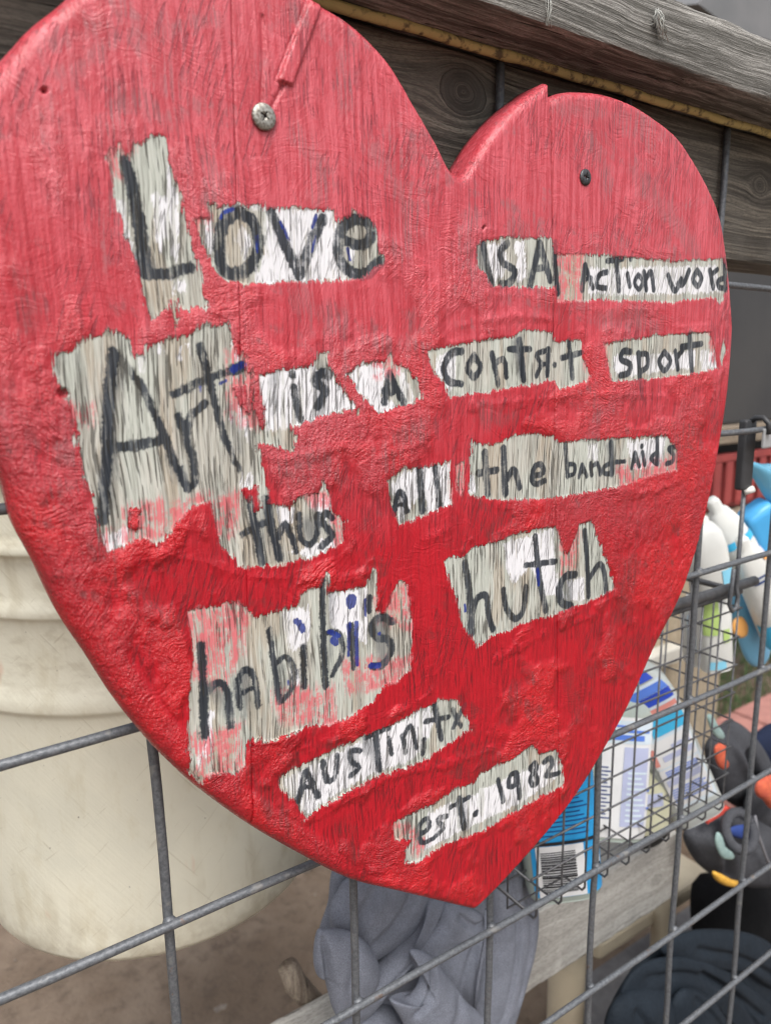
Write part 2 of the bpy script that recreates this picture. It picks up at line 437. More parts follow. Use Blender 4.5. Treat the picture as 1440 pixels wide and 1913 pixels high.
PINKS = [[(365,1180),(455,1180),(450,1225),(410,1285),(362,1265)], [(353,1375),(450,1355),(455,1430),(375,1460)], [(640,1235),(775,1225),(740,1275),(650,1300)], [(505,1285),(620,1285),(625,1350),(530,1350)],
         [(230,950),(390,925),(335,975),(300,1000),(235,1010)], [(120,755),(168,760),(170,790),(135,800)], [(385,940),(450,920),(430,1000),(400,1010)], [(428,655),(470,640),(480,800),(430,780)], [(190,1000),(205,990),(215,1040),(195,1045)],
         [(205,270),(240,262),(238,330),(212,330)], [(360,395),(400,395),(400,420),(365,430)], [(700,672),(745,668),(745,700),(705,705)], [(1040,470),(1090,470),(1085,560),(1040,565)], [(1090,650),(1130,640),(1140,715),(1095,715)],
         [(738,1540),(760,1540),(800,1575),(775,1600)], [(575,920),(620,925),(612,950),(580,945)], [(1150,870),(1262,850),(1262,880),(1160,905)], [(1045,990),(1082,990),(1075,1060),(1050,1070)], [(620,960),(648,970),(640,1015),(620,1020)],
         [(700,1120),(772,1090),(772,1180),(710,1160)], [(350,1135),(460,1125),(460,1170),(350,1180)], [(840,870),(870,862),(870,925),(845,930)], [(1320,618),(1350,622),(1345,680),(1330,675)]]
# strokes: (points, width px, end width px or None)
I = [
 ([(235,303),(246,345),(256,400),(264,440),(268,480),(272,508)],19,26), ([(272,508),(305,513),(330,506),(356,499)],18,17),
 ([(447,396),(471,413),(482,452),(473,490),(446,511),(418,504),(409,471),(414,425),(429,403),(447,396)],19,19),
 ([(507,396),(529,449),(559,513)],16,19), ([(559,513),(582,454),(603,408)],17,16),
 ([(646,450),(673,457),(691,446),(694,427),(673,410),(650,416),(633,443),(634,482),(654,507),(682,511),(709,489)],15,17),
 ([(211,668),(203,747),(199,858),(192,972)],19,19), ([(209,652),(247,697),(274,741),(305,811),(330,872),(350,911)],11,16), ([(202,838),(250,832),(308,822)],20,16),
 ([(331,777),(347,816),(361,858),(363,899),(355,911)],12,14), ([(347,819),(352,786),(366,768),(384,754)],13,13),
 ([(374,647),(388,699),(411,788),(430,844),(447,877)],15,8), ([(327,736),(374,713),(430,693)],13,13), ([(436,690),(452,684)],18,18),
 ([(546,700),(546,701)],12,12), ([(549,724),(553,750),(562,784)],11,11), ([(613,701),(600,696),(590,712),(606,728),(604,738),(594,759)],13,13),
 ([(728,700),(717,751)],11,11), ([(728,700),(753,751)],12,11), ([(719,732),(742,729)],12,12),
 ([(467,934),(475,979),(489,1051)],12,13), ([(453,998),(475,985),(497,976)],9,10), ([(497,932),(508,987),(522,1043)],13,13), ([(519,1003),(533,980),(544,1001),(554,1029)],11,10),
 ([(558,962),(561,1004),(578,1018),(592,998),(592,962)],9,9), ([(621,967),(608,959),(600,973),(617,993),(619,1004),(600,1021)],10,10),
 # is An action word
 ([(901,454),(909,490),(918,530)],8,9), ([(948,454),(934,469),(939,490),(961,505),(954,526),(936,531)],8,9), ([(1008,454),(990,534)],9,9), ([(1008,454),(1028,523)],9,9), ([(997,502),(1021,499)],7,7), ([(1037,450),(1037,487),(1041,548)],4,8),
 ([(1093,495),(1087,541)],7,7), ([(1093,495),(1107,538)],6,6), ([(1091,522),(1104,519)],5,5), ([(1133,508),(1119,514),(1115,534),(1131,538)],6,6), ([(1134,487),(1163,483)],6,6), ([(1151,487),(1156,541)],7,7),
 ([(1172,512),(1176,534)],6,6), ([(1178,483),(1178,484)],5,5), ([(1192,513),(1200,526),(1193,540),(1185,527),(1192,513)],5,5), ([(1203,508),(1207,541)],6,6), ([(1207,519),(1216,508),(1221,541)],6,6),
 ([(1248,514),(1260,543),(1272,521)],6,6), ([(1266,530),(1276,530),(1287,505)],6,6), ([(1302,505),(1310,519),(1303,534),(1294,521),(1302,505)],6,6), ([(1326,505),(1332,537)],6,6), ([(1329,512),(1340,503)],5,5), ([(1353,485),(1355,541)],6,6), ([(1352,519),(1341,525),(1343,536),(1354,538)],5,5),
 # contact sport
 ([(861,656),(843,660),(829,685),(837,711),(861,717)],10,9), ([(885,664),(897,685),(885,705),(873,686),(885,664)],8,8), ([(919,660),(930,717)],8,8), ([(924,679),(941,672),(946,705)],7,7), ([(950,652),(990,652)],8,8), ([(970,636),(978,709)],9,9),
 ([(1024,652),(1022,701)],7,6), ([(1024,653),(1003,662),(1010,680),(1002,702)],6,6), ([(1022,680),(1010,680)],5,5), ([(1036,681),(1036,682)],6,6), ([(1062,636),(1069,705)],7,7), ([(1050,668),(1087,658)],7,6),
 ([(1177,657),(1164,656),(1160,671),(1176,680),(1174,696),(1159,701)],7,7), ([(1192,660),(1196,720),(1199,745)],7,4), ([(1194,662),(1208,662),(1209,684),(1196,694)],6,6), ([(1241,657),(1252,674),(1241,692),(1231,675),(1241,657)],6,6), ([(1261,656),(1266,689)],6,6), ([(1264,668),(1275,653)],6,6), ([(1288,624),(1292,694)],8,7), ([(1273,648),(1310,642)],7,6),
 # all the band-aids
 ([(736,960),(741,930),(748,919),(756,932),(760,955)],9,8), ([(740,945),(756,940)],6,6), ([(783,874),(789,954)],9,10), ([(813,874),(821,942)],9,9),
 ([(905,846),(911,922)],10,9), ([(893,884),(928,878)],9,9), ([(940,838),(944,922)],10,10), ([(946,896),(960,878),(970,910)],9,9), ([(994,890),(1014,883),(1010,868),(998,873),(993,896),(1002,904),(1017,898)],7,7),
 ([(1056,830),(1060,890)],6,6), ([(1058,868),(1072,868),(1072,884),(1061,889)],5,5), ([(1087,868),(1081,891)],5,5), ([(1087,868),(1096,890)],5,5), ([(1083,882),(1093,880)],4,4), ([(1103,866),(1105,888)],5,5), ([(1105,872),(1116,866),(1121,886)],5,5), ([(1141,826),(1143,886)],6,6), ([(1140,866),(1128,872),(1129,884),(1142,885)],5,5), ([(1151,863),(1167,862)],5,4),
 ([(1186,846),(1180,874)],5,5), ([(1186,846),(1194,871)],5,5), ([(1183,862),(1191,860)],4,4), ([(1200,845),(1204,868)],5,5), ([(1199,833),(1199,834)],5,5), ([(1227,817),(1228,866)],6,6), ([(1225,846),(1216,856),(1226,866)],5,5), ([(1259,835),(1249,838),(1258,850),(1256,862),(1245,866)],5,5),
 # hutch
 ([(868,1052),(877,1108),(880,1182)],9,13), ([(880,1151),(892,1118),(908,1114),(913,1151),(921,1176)],9,9), ([(940,1103),(945,1135),(962,1156),(977,1140),(982,1098)],8,9), ([(999,1003),(1008,1082),(1019,1140)],8,9), ([(982,1056),(1038,1049)],7,7), ([(1074,1074),(1056,1077),(1045,1098),(1048,1125),(1067,1132)],9,9), ([(1092,992),(1096,1042),(1099,1114)],7,7), ([(1103,1077),(1119,1054),(1128,1069),(1132,1107)],7,7),
 # habibi's
 ([(376,1205),(380,1290),(382,1375)],13,15), ([(383,1296),(407,1276),(424,1293),(431,1357)],13,12), ([(449,1321),(444,1275),(460,1251),(475,1270),(483,1318)],10,10), ([(448,1298),(478,1283)],9,8), ([(502,1178),(513,1247),(522,1312)],10,9), ([(512,1243),(533,1228),(550,1253),(543,1290),(524,1312)],8,8),
 ([(566,1208),(568,1283)],9,9), ([(602,1083),(603,1173),(608,1282)],8,11), ([(611,1182),(632,1185),(641,1217),(620,1262)],9,8), ([(657,1170),(660,1248)],9,7),
 ([(733,1162),(710,1153),(694,1170),(703,1190),(727,1197),(730,1220),(713,1243),(695,1245)],10,10), ([(690,1117),(689,1143)],9,7),
 # austin, tx
 ([(570,1443),(557,1497)],9,9), ([(572,1441),(594,1488)],10,10), ([(563,1473),(587,1468)],8,8), ([(603,1424),(612,1459),(626,1449),(630,1413)],9,8), ([(674,1403),(656,1404),(656,1422),(671,1434),(655,1449)],7,7), ([(684,1378),(718,1363)],8,7), ([(701,1373),(709,1438)],9,9), ([(726,1380),(732,1409)],6,6), ([(725,1361),(726,1362)],6,6), ([(751,1374),(758,1406)],6,6), ([(753,1378),(767,1357),(778,1398)],6,6), ([(792,1382),(790,1409)],6,6),
 ([(811,1317),(824,1381)],8,8), ([(795,1348),(838,1340)],7,7), ([(845,1326),(861,1357)],6,6), ([(868,1317),(847,1359)],6,6),
 # est. 1982
 ([(785,1560),(802,1545),(796,1530),(783,1546),(787,1574),(809,1568)],7,6), ([(834,1526),(818,1531),(827,1548),(813,1563)],6,6), ([(857,1492),(867,1547)],7,8), ([(842,1508),(876,1490)],6,6), ([(888,1520),(888,1521)],9,9), ([(930,1457),(940,1497)],6,7),
 ([(964,1444),(953,1449),(950,1468),(961,1468),(965,1446),(970,1490)],6,7), ([(998,1426),(1003,1436),(991,1452),(994,1467),(1004,1462),(1000,1446),(990,1436),(998,1426)],6,6), ([(1017,1424),(1027,1417),(1031,1429),(1020,1449),(1044,1445)],7,6),
]
SMUDGE = [([(213,700),(207,760),(205,860),(200,950)],30,26), ([(600,690),(598,770)],24,20), ([(430,760),(445,840)],14,10), ([(404,1285),(425,1330)],26,20), ([(455,1265),(462,1330)],30,18), ([(575,980),(580,1010)],30,20), ([(1060,1090),(1062,1125)],22,18), ([(712,1170),(716,1225)],30,24), ([(690,1385),(705,1430)],26,16), ([(655,1410),(665,1440)],22,16), ([(320,860),(345,905)],24,16), ([(500,960),(515,1040)],26,20), ([(478,980),(490,1045)],22,20), ([(512,700),(514,770)],12,8), ([(620,1090),(614,1250)],14,10), ([(896,470),(906,520)],16,12), ([(965,640),(975,700)],20,16), ([(1138,835),(1145,880)],16,12), ([(862,1500),(868,1545)],16,12), ([(260,480),(285,500)],30,26), ([(520,1250),(530,1300)],20,10), ([(745,930),(755,955)],18,16), ([(785,900),(790,950)],16,16)]
BLUE = [([(524,414),(540,447)],6,5), ([(591,402),(583,424)],7,6), ([(590,440),(583,470)],4,4), ([(436,390),(418,396),(411,408)],6,4), ([(480,440),(481,470)],4,3), ([(649,464),(654,486)],6,5), ([(412,716),(421,711)],6,6), ([(374,722),(375,733)],5,4), ([(436,690),(452,682)],15,15),
        ([(553,1160),(558,1164)],11,11), ([(562,1170),(565,1176)],13,12), ([(656,1120),(656,1128)],19,18), ([(652,1167),(651,1225)],9,6), ([(666,1164),(667,1243)],7,6), ([(615,1180),(633,1188)],8,8), ([(622,1196),(628,1202)],12,10), ([(682,1120),(682,1150)],6,5), ([(709,1183),(709,1184)],6,6), ([(692,1244),(708,1243)],9,9), ([(538,1272),(539,1280)],4,4), ([(1004,1065),(1006,1092)],7,6), ([(868,1130),(869,1142)],4,4), ([(903,424),(903,425)],7,7)]

def to_w(l): return [tuple(P(a, b, YF)[[0, 2]]) for a, b in l]
patch = np.full(GX.shape, -.012, np.float32)
for p in PATCHES: patch = np.maximum(patch, sd_poly(to_w(p)))
for p in HOLES: patch = np.minimum(patch, -sd_poly(to_w(p), .004))
white = np.full(GX.shape, -.004, np.float32)
for p in WHITES: white = np.maximum(white, sd_poly(to_w(p), .004))
pink = np.full(GX.shape, -.006, np.float32)
for p in PINKS: pink = np.maximum(pink, sd_poly(to_w(p), .006))
ink = np.full(GX.shape, -.006, np.float32); blue = ink.copy(); smudge = ink.copy()
for lst, arr in ((I, ink), (SMUDGE, smudge), (BLUE, blue)):
    for pts, w0, w1 in lst:
        s = pxm(*pts[0]) * .5
        q = np.array(pts, float)
        if len(q) > 2: q = catmull(q, 5)
        sd_stroke(arr, to_w(q), w0 * s, w1 * s)
edge = sd_poly(outline, .004)
edge_full = np.maximum(edge, 0)

scuffs = np.full(GX.shape, -.010, np.float32)
for pts, w0 in (([(40,105),(120,75),(190,45)],14), ([(110,135),(170,105),(215,75)],24), ([(255,70),(300,62),(345,48),(400,38)],26), ([(80,225),(100,190),(122,158)],12), ([(75,260),(95,215)],10), ([(215,240),(225,200),(260,190),(300,215)],34),
                ([(640,110),(645,200)],22), ([(500,15),(508,45)],14), ([(488,120),(488,180)],8), ([(1050,200),(1120,210)],26), ([(1105,265),(1125,300),(1135,345)],22), ([(765,590),(770,640)],20), ([(640,20),(690,60)],14), ([(30,510),(60,560),(50,620)],30),
                ([(210,380),(190,440),(200,500)],22), ([(380,280),(400,330),(390,380)],26), ([(560,260),(600,330),(590,380)],30), ([(700,280),(760,380),(740,470)],30), ([(560,560),(600,600),(640,590)],36), ([(1180,320),(1250,400),(1290,460)],26), ([(880,400),(860,450),(880,500)],22),
                ([(140,700),(165,840),(200,1000)],26), ([(250,1100),(300,1140),(330,1170)],34), ([(300,1050),(360,1110)],16), ([(470,1440),(500,1500),(560,1560)],30), ([(1060,1260),(1080,1330)],20), ([(960,1290),(950,1340)],24), ([(640,1540),(660,1600)],20), ([(1180,1060),(1160,1150)],24), ([(540,870),(600,860),(640,900)],28), ([(740,820),(800,800)],24), ([(1120,600),(1200,590)],24), ([(900,770),(960,780)],26)):
    sd_stroke(scuffs, to_w(catmull(pts, 5)), w0 * pxm(*pts[0]) * .5, pad=.010)
# ---- thick brushed paint: ridges laid around the patches, leaving grain showing between
n_big = vnoise(.045, .06, 3, 11); n_med = vnoise(.012, .016, 3, 12); n_small = vnoise(.0035, .004, 2, 13)
grain = vnoise(.0013, .030, 2, 14); grain2 = vnoise(.0022, .012, 2, 15)
swirl = vnoise(.009, .005, 2, 18)
near = np.clip(1 - np.abs(-patch - .0045) / .0075, 0, 1)
rim = np.clip(1 - np.abs(edge_full - .011) / .010, 0, 1)
thick = np.clip(near * .45 + (n_big - .44) * 3.6 + (n_med - .5) * 1.6 + rim * .25 * (GZ < .05), 0, 1)
thick = thick * (.35 + .65 * np.clip((.13 - GZ) / .18, 0, 1))
thick = np.maximum(thick, np.clip(1 - (edge_full - .009) / .006, 0, 1) * np.clip((.20 - GX) / .05, 0, 1) * np.clip((.09 - GZ) / .06, 0, 1))
redm = np.clip(-patch / .0006 + .5, 0, 1)
height = redm * (.00022 + thick * (.00025 * n_med + .00035 * (n_small - .35) + .0006 * np.abs(swirl - .5) * 2) )
height += (grain - .5) * (.00042 - .00018 * thick * redm) + (grain2 - .5) * .00022
# hand-laid ridges of paint and a few raised scabs, as on the board
ridge = np.full(GX.shape, -.006, np.float32)
for pts, w0 in (([(215,1062),(300,1040),(380,1050),(450,1075),(560,1080),(700,1070)],16), ([(230,1100),(290,1150),(345,1175)],18), ([(60,640),(90,800),(140,960),(200,1100),(280,1260)],20), ([(850,610),(960,590),(1040,600)],9), ([(838,640),(940,625)],8),
                ([(880,760),(1000,745),(1120,735),(1240,740)],10), ([(560,1400),(650,1365),(760,1320),(800,1295)],9), ([(620,1500),(720,1455),(830,1430),(920,1400)],14), ([(480,1390),(560,1375),(640,1355)],14), ([(760,1130),(775,1110),(760,1060),(790,1010),(840,990)],14),
                ([(500,860),(560,850),(640,840),(720,830)],10), ([(645,1650),(700,1625),(740,1660)],12), ([(405,585),(440,597)],10), ([(388,352),(410,362)],6), ([(500,930),(540,950),(560,930)],9), ([(640,880),(700,860),(800,820)],9), ([(930,1230),(1010,1190),(1110,1150)],12), ([(1100,900),(1190,920),(1260,900)],8)):
    sd_stroke(ridge, to_w(catmull(pts, 5)), w0 * pxm(*pts[0]) * .4)
height += np.clip((ridge + .0022 + (n_small - .5) * .004 + (n_med - .5) * .006) / .0040, 0, 1) ** 1.5 * .0006 * redm * (.3 + 1.2 * n_med)
# the strip of timber left proud at the top, and the torn-out holes
strip = sd_poly(to_w([(577,-8),(604,-2),(545,160),(515,150)]), .004)
height += np.clip(strip / .0006 + .5, 0, 1) * .0014
for (hx, hy, r) in ((118, 735, .0018), (903, 425, .0008), (82, 168, .0009)):
    c = P(hx, hy, YF); height -= np.clip(1.3 - np.hypot(GX - c[0], GZ - c[2]) / r, 0, 1) * .003
crackd = np.full(GX.shape, -.006, np.float32)
for pts in ([(490,30),(492,110),(488,190)], [(527,160),(505,205)], [(472,1395),(474,1475),(472,1552)], [(575,0),(515,150)], [(446,640),(464,760),(470,800)]):
    sd_stroke(crackd, to_w(pts), .00035)
height -= np.clip((crackd + .0006) / .0009, 0, 1) * .0011

def samp(A, x, z):
    u = np.clip((x - X0) / H, 0, A.shape[0] - 1.001); v = np.clip((z - Z0) / H, 0, A.shape[1] - 1.001)
    i = u.astype(int); j = v.astype(int); fu = u - i; fv = v - j
    return (A[i, j] * (1 - fu) * (1 - fv) + A[i + 1, j] * fu * (1 - fv) + A[i, j + 1] * (1 - fu) * fv + A[i + 1, j + 1] * fu * fv)

def heart_material():
    t = NT('painted_heart_board')
    x, y, z = t.x, t.y, t.z
    ink, patch, white, pink, blue, smud, thick = (t.attr(a) for a in ('ink', 'patch', 'white', 'pink', 'blue', 'smudge', 'thick'))
    low = t.noise(17, 3, .55)
    wx = x + (t.noise(20, 2, .5) - .5) * .0065
    fib = t.noise(1700, 2, .6, vec=t.vec(wx, y, z * .030))                # fine fibres
    fib2 = t.noise(640, 2, .6, vec=t.vec(wx, y, z * .035), off=2.3)    # wider streaks
    fib3 = t.noise(1150, 2, .55, vec=t.vec(wx, y, z * .045), off=5.1)      # short checks
    diag = t.noise(1000, 2, .5, vec=t.vec(x - z * .35, y, (z + x * .35) * .06), off=9.0)   # brush marks at a slant
    lump = t.noise(950, 3, .7)
    fine = t.noise(2200, 2, .6)
    wear = t.noise(190, 4, .7)
    mid = t.noise(48, 4, .65, vec=t.vec(x, y, z * .6), off=21)
    # bare weathered wood with remains of pale primer
    wood_c = t.mix(fib2.ss(.36, .60), (.27, .258, .225), (.44, .425, .375))
    wood_c = t.mix(t.noise(70, 3, .6, vec=t.vec(wx, y, z * .22), off=4.4).ss(.42, .58) * .80, wood_c, (.41, .435, .39))
    wood_c = t.mix(t.noise(95, 2, .55, vec=t.vec(wx, y, z * .16), off=1.4).ss(.55, .63) * .65, wood_c, (.37, .305, .23))
    wood_c = t.mix(fib.ss(.46, .62) * .35, wood_c, (.60, .60, .56))
    wood_c = t.mix(fib.ss(.50, .36) * .35, wood_c, (.16, .15, .13))
    wh = (white * 1000 + (fib2 - .5) * 7 + (wear - .5) * 5.0 + (diag - .5) * 4).ss(-.3, .5) * (1.0 - (mid * .5 + fib2 * .5).ss(.55, .59) * .6)
    wood_c = t.mix(wh, wood_c, (.66, .655, .68))
    pk = (pink * 1000 + (fib - .5) * 11 + (wear - .5) * 9).ss(-2.0, 2.0) * (fib * .5 + wear * .5).ss(.44, .54) * .8
    wood_c = t.mix(pk, wood_c, (.58, .09, .115))
    sm = (smud * 1000 + (fib2 - .5) * 6 + (wear - .5) * 6).ss(-2.5, 3.0) * .62
    wood_c = t.mix(sm, wood_c, (.075, .085, .095))
    cracks = fib3.ss(.55, .60) * (mid * .4 + low * .6).ss(.42, .54)
    cracks = cracks.max(fib3.ss(.64, .67)) * (1.0 - (x - .30).ss(0.0, .12) * .35)
    cracks = cracks.max(diag.ss(.60, .65) * wh * .7)
    # marker strokes, dragged and worn along the grain
    ik = (ink * 1000 + .32 + ((fib2 - .5) * 2.4 + (t.noise(520, 3, .65, off=50) - .5) * 3.2) * (.50 - x).clamp() * 2.1).ss(-.55, .45)
    ikw = ik * (1.0 - (wear * .45 + fib2 * .55).ss(.52, .62) * .55 * ((.58 - x) * 2.2).clamp())
    bl = (blue * 1000 + (fib - .5) * 1.6 + (wear - .5) * 1.4).ss(-.3, .3) * .92
    wood_c = t.mix(ikw * .96, wood_c, t.mix(fib2.ss(.4, .62), (.016, .020, .028), (.062, .070, .082)))
    wood_c = t.mix(bl, wood_c, t.mix(wear.ss(.4, .65), (.012, .022, .16), (.025, .05, .26)))
    wood_c = t.mix(cracks * .74, wood_c, (.040, .036, .030))
    # red paint: thick glossy coat and thin, dragged coat that lets the dark grain through
    k = thick.ss(.10, .75)
    red_a = t.mix((mid * .5 + low * .5).ss(.42, .58), (.47, .003, .010), (.36, .003, .012))
    thin = t.mix((fib * .6 + fib2 * .4).ss(.40, .58), (.29, .004, .012), (.41, .005, .015))
    red = t.mix(k, thin, red_a)
    # slightly faded coat with glare painted in as pink: strongest on the upper board, patchy
    fade_glare = ((z + (low - .5) * .16 + (mid - .5) * .10 - (.12 - x).max(0.0) * .6)).ss(-.05, .11)
    fade_glare_mix = fade_glare * (.62 + (fib2 * .5 + wear * .5).ss(.42, .56) * .38)
    red = t.mix(fade_glare_mix * .80, red, t.mix((fib * .5 + fib2 * .5).ss(.40, .60), (.45, .062, .082), (.55, .105, .132)))
    area = (low * .45 + mid * .55)
    dark_streak = fib3.ss(.555, .60) * area.ss(.49, .55) * (1.0 - k * .75)
    dark_streak = dark_streak.max(diag.ss(.57, .63) * t.noise(26, 2, .5, off=15).ss(.50, .58) * (1.0 - k * .65))
    dark_streak = dark_streak.max(fib3.ss(.66, .70) * .6)
    red = t.mix(dark_streak * .66, red, t.mix(fade_glare, (.10, .008, .013), (.20, .028, .042)))
    scuff = t.noise(36, 4, .7, vec=t.vec(x * .8 + z * .35, y, z), off=33).ss(.54, .64) * fib2.ss(.42, .56)
    scf = (t.attr('scuff') * 1000 + (wear - .5) * 14 + (fib2 - .5) * 12 + (mid - .5) * 10).ss(-3.0, 3.0) * (fib3 * .6 + fib * .4).ss(.42, .56)
    scuff = scuff.max(scf)
    red = t.mix(scuff * .62, red, t.mix(fade_glare, (.12, .02, .022), (.26, .10, .11)))
    pits = fine.ss(.63, .69) * wear.ss(.48, .6)
    red = t.mix(pits * .6, red, (.10, .012, .018))
    red = t.mix(ik * .5, red, (.05, .02, .03))
    # torn edge between paint and patch
    pe = patch * 1000 + (wear - .5) * 4.5 + (fib - .5) * 4.5 + (t.noise(320, 3, .65, vec=t.vec(wx, y, z * .30), off=2) - .5) * 4.2 + (fib2 - .5) * 3
    pm = pe.ss(-.12, .25)
    lip = pe.ss(-.8, -.1) * pe.ss(.35, .0) * wear.ss(.42, .6)
    red = t.mix(lip * .18, red, (.74, .42, .44))
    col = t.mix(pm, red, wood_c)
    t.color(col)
    r_red = (.38 - k * .12) + (wear - .5) * .20
    rough = r_red * (1.0 - pm) + pm * .85
    t.set(Roughness=rough, IOR=1.5)
    t.set(Specular_IOR_Level=(1.0 - pm) * (.35 + k * .20) + .12)
    h_red = lump * (1.1 * k + .30) + fine * (.20 + k * .45) + t.noise(380, 2, .5, off=40) * k * .8 + t.noise(620, 2, .5, off=43) * k * .9 - dark_streak * .40 + diag * .30 + fib * .25
    bw = t.noise(30, 2, .5, off=60) * .05
    brush = t.noise(620, 2, .55, vec=t.vec(x * .10, y, z + x * .25 + bw), off=61)
    brush2 = t.noise(520, 2, .55, vec=t.vec(x - z * .5 + bw, y, z * .10), off=63)
    bsel = t.noise(20, 2, .5, off=64).ss(.46, .54)
    h_red = h_red * .62 + (brush * bsel + brush2 * (1.0 - bsel)) * (.30 + k * .70)
    h_wood = fib * .6 + fib3 * .35 - cracks * .7
    hh = h_red * (1.0 - pm) + h_wood * pm * .8 + (1.0 - pe.ss(-.2, .5)) * .40
    t.bump(hh, .0010, .95)
    return t.m
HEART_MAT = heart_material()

heart = empty('heart_sign', (.2568, -.0185, -.03), 'red painted wooden heart with handwritten words on scraped pale patches, screwed to the wire fence', 'sign')

def make_plank(u_lo, u_hi, topf, k_lo, k_hi, ncol, easing):
    nrow = 820
    u = np.linspace(0, 1, ncol)
    if easing == 'l': u = 1 - np.cos(u * math.pi / 2) ** 1.0 if False else u ** 1.45
    if easing == 'r': u = 1 - (1 - u) ** 1.45
    lo, hi = u_lo, u_hi
    def X(z): return lo(z) * (1 - u) + hi(z) * u
    zt = np.full(ncol, .15); zb = np.full(ncol, -.15)
    for _ in range(12):
        zt = topf(X(zt)); zb = botF(X(zb))
    zt = np.maximum(zt, zb + 1e-4)
    v = np.linspace(0, 1, nrow); v = .5 - .5 * np.sign(.5 - v) * np.abs(1 - 2 * v) ** .92
    Z = zb[:, None] * (1 - v) + zt[:, None] * v
    Xc = (np.vectorize(lo)(Z) if True else 0) * (1 - u)[:, None] + np.vectorize(hi)(Z) * u[:, None]
    return Xc, Z
def face_y(x, z, seam_d):
    rb = np.interp(x, [.05, .12, .25, .36], [.0090, .0075, .0040, .0022])
    rb = rb + np.clip((z - .13) / .03, 0, 1) * np.interp(x, [.05, .25, .30, .44], [-.003, .0010, .0022, .0012])
    d = np.clip(samp(edge_full, x, z), 0, rb)
    y = YF + rb - np.sqrt(np.maximum(rb ** 2 - (rb - d) ** 2, 0))
    R_ = np.where(x < .2, .00018, .0005)
    sd = np.clip(seam_d, 0, R_)
    y = y + R_ - np.sqrt(np.maximum(R_ ** 2 - (R_ - sd) ** 2, 0))
    return y - samp(height, x, z) * np.clip(d / .002, .25, 1)
def build_plank(lo, hi, topf, ncol, easing, kind):
    Xc, Z = make_plank(lo, hi, topf, 0, 0, ncol, easing)
    sd = np.full(Xc.shape, 1.0)
    if kind in ('mid', 'left'): sd = np.minimum(sd, np.abs(hi(Z) - Xc))
    if kind in ('mid', 'right'): sd = np.minimum(sd, np.abs(Xc - lo(Z)))
    Y = face_y(Xc, Z, sd)
    nc, nr = Xc.shape
    V = np.stack([Xc, Y, Z], -1).reshape(-1, 3)
    idx = np.arange(nc * nr).reshape(nc, nr)
    F = np.stack([idx[:-1, :-1], idx[1:, :-1], idx[1:, 1:], idx[:-1, 1:]], -1).reshape(-1, 4)
    # sides and back from the boundary loop
    loop = np.concatenate([idx[:, 0], idx[-1, 1:], idx[-2::-1, -1], idx[0, -2:0:-1]])
    base = V[loop]; rings = []
    for yy in np.linspace(0, 1, 5)[1:]:
        r = base.copy(); r[:, 1] = base[:, 1] * (1 - yy) + YB * yy; rings.append(r)
    n = len(loop); prev = loop; VV = [V]; FF = [F]; off = len(V)
    for r in rings:
        cur = np.arange(off, off + n); VV.append(r); off += n
        FF.append(np.stack([prev, cur, np.roll(cur, -1), np.roll(prev, -1)], -1)); prev = cur
    # back sheet: coarse strips between bottom and top rows
    nb = nc
    a = prev[:nb]; b = prev[nb + nr - 2: nb + nr - 2 + nb][::-1] if True else None
    FF.append(np.stack([a[:-1], b[:-1], b[1:], a[1:]], -1))
    V = np.vstack(VV); F = np.vstack(FF)
    me = mesh_np('plank', V, F)
    for nm, A in (('ink', ink), ('patch', patch), ('white', white), ('pink', pink), ('blue', blue), ('smudge', smudge), ('thick', thick), ('scuff', scuffs)):
        at = me.attributes.new(nm, 'FLOAT', 'POINT')
        at.data.foreach_set('value', samp(A, V[:, 0], V[:, 2]).astype(np.float32))
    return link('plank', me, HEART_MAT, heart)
GAP = .00010
left_e = lambda z: z * 0 + .0386
right_e = lambda z: z * 0 + .4744
p1 = build_plank(left_e, lambda z: seam2(z) - GAP, topLM, 190, 'l', 'left')
p2 = build_plank(lambda z: seam2(z) + GAP, lambda z: seam1(z) - GAP, topLM, 300, '', 'mid')
p3 = build_plank(lambda z: seam1(z) + GAP, right_e, topR, 240, 'r', 'right')
p1['label'] = 'left plank of the heart with the big words L and A'
p2['label'] = 'middle plank of the heart with the notch and the tip'
p3['label'] = 'right plank of the heart, set a little lower at the top'

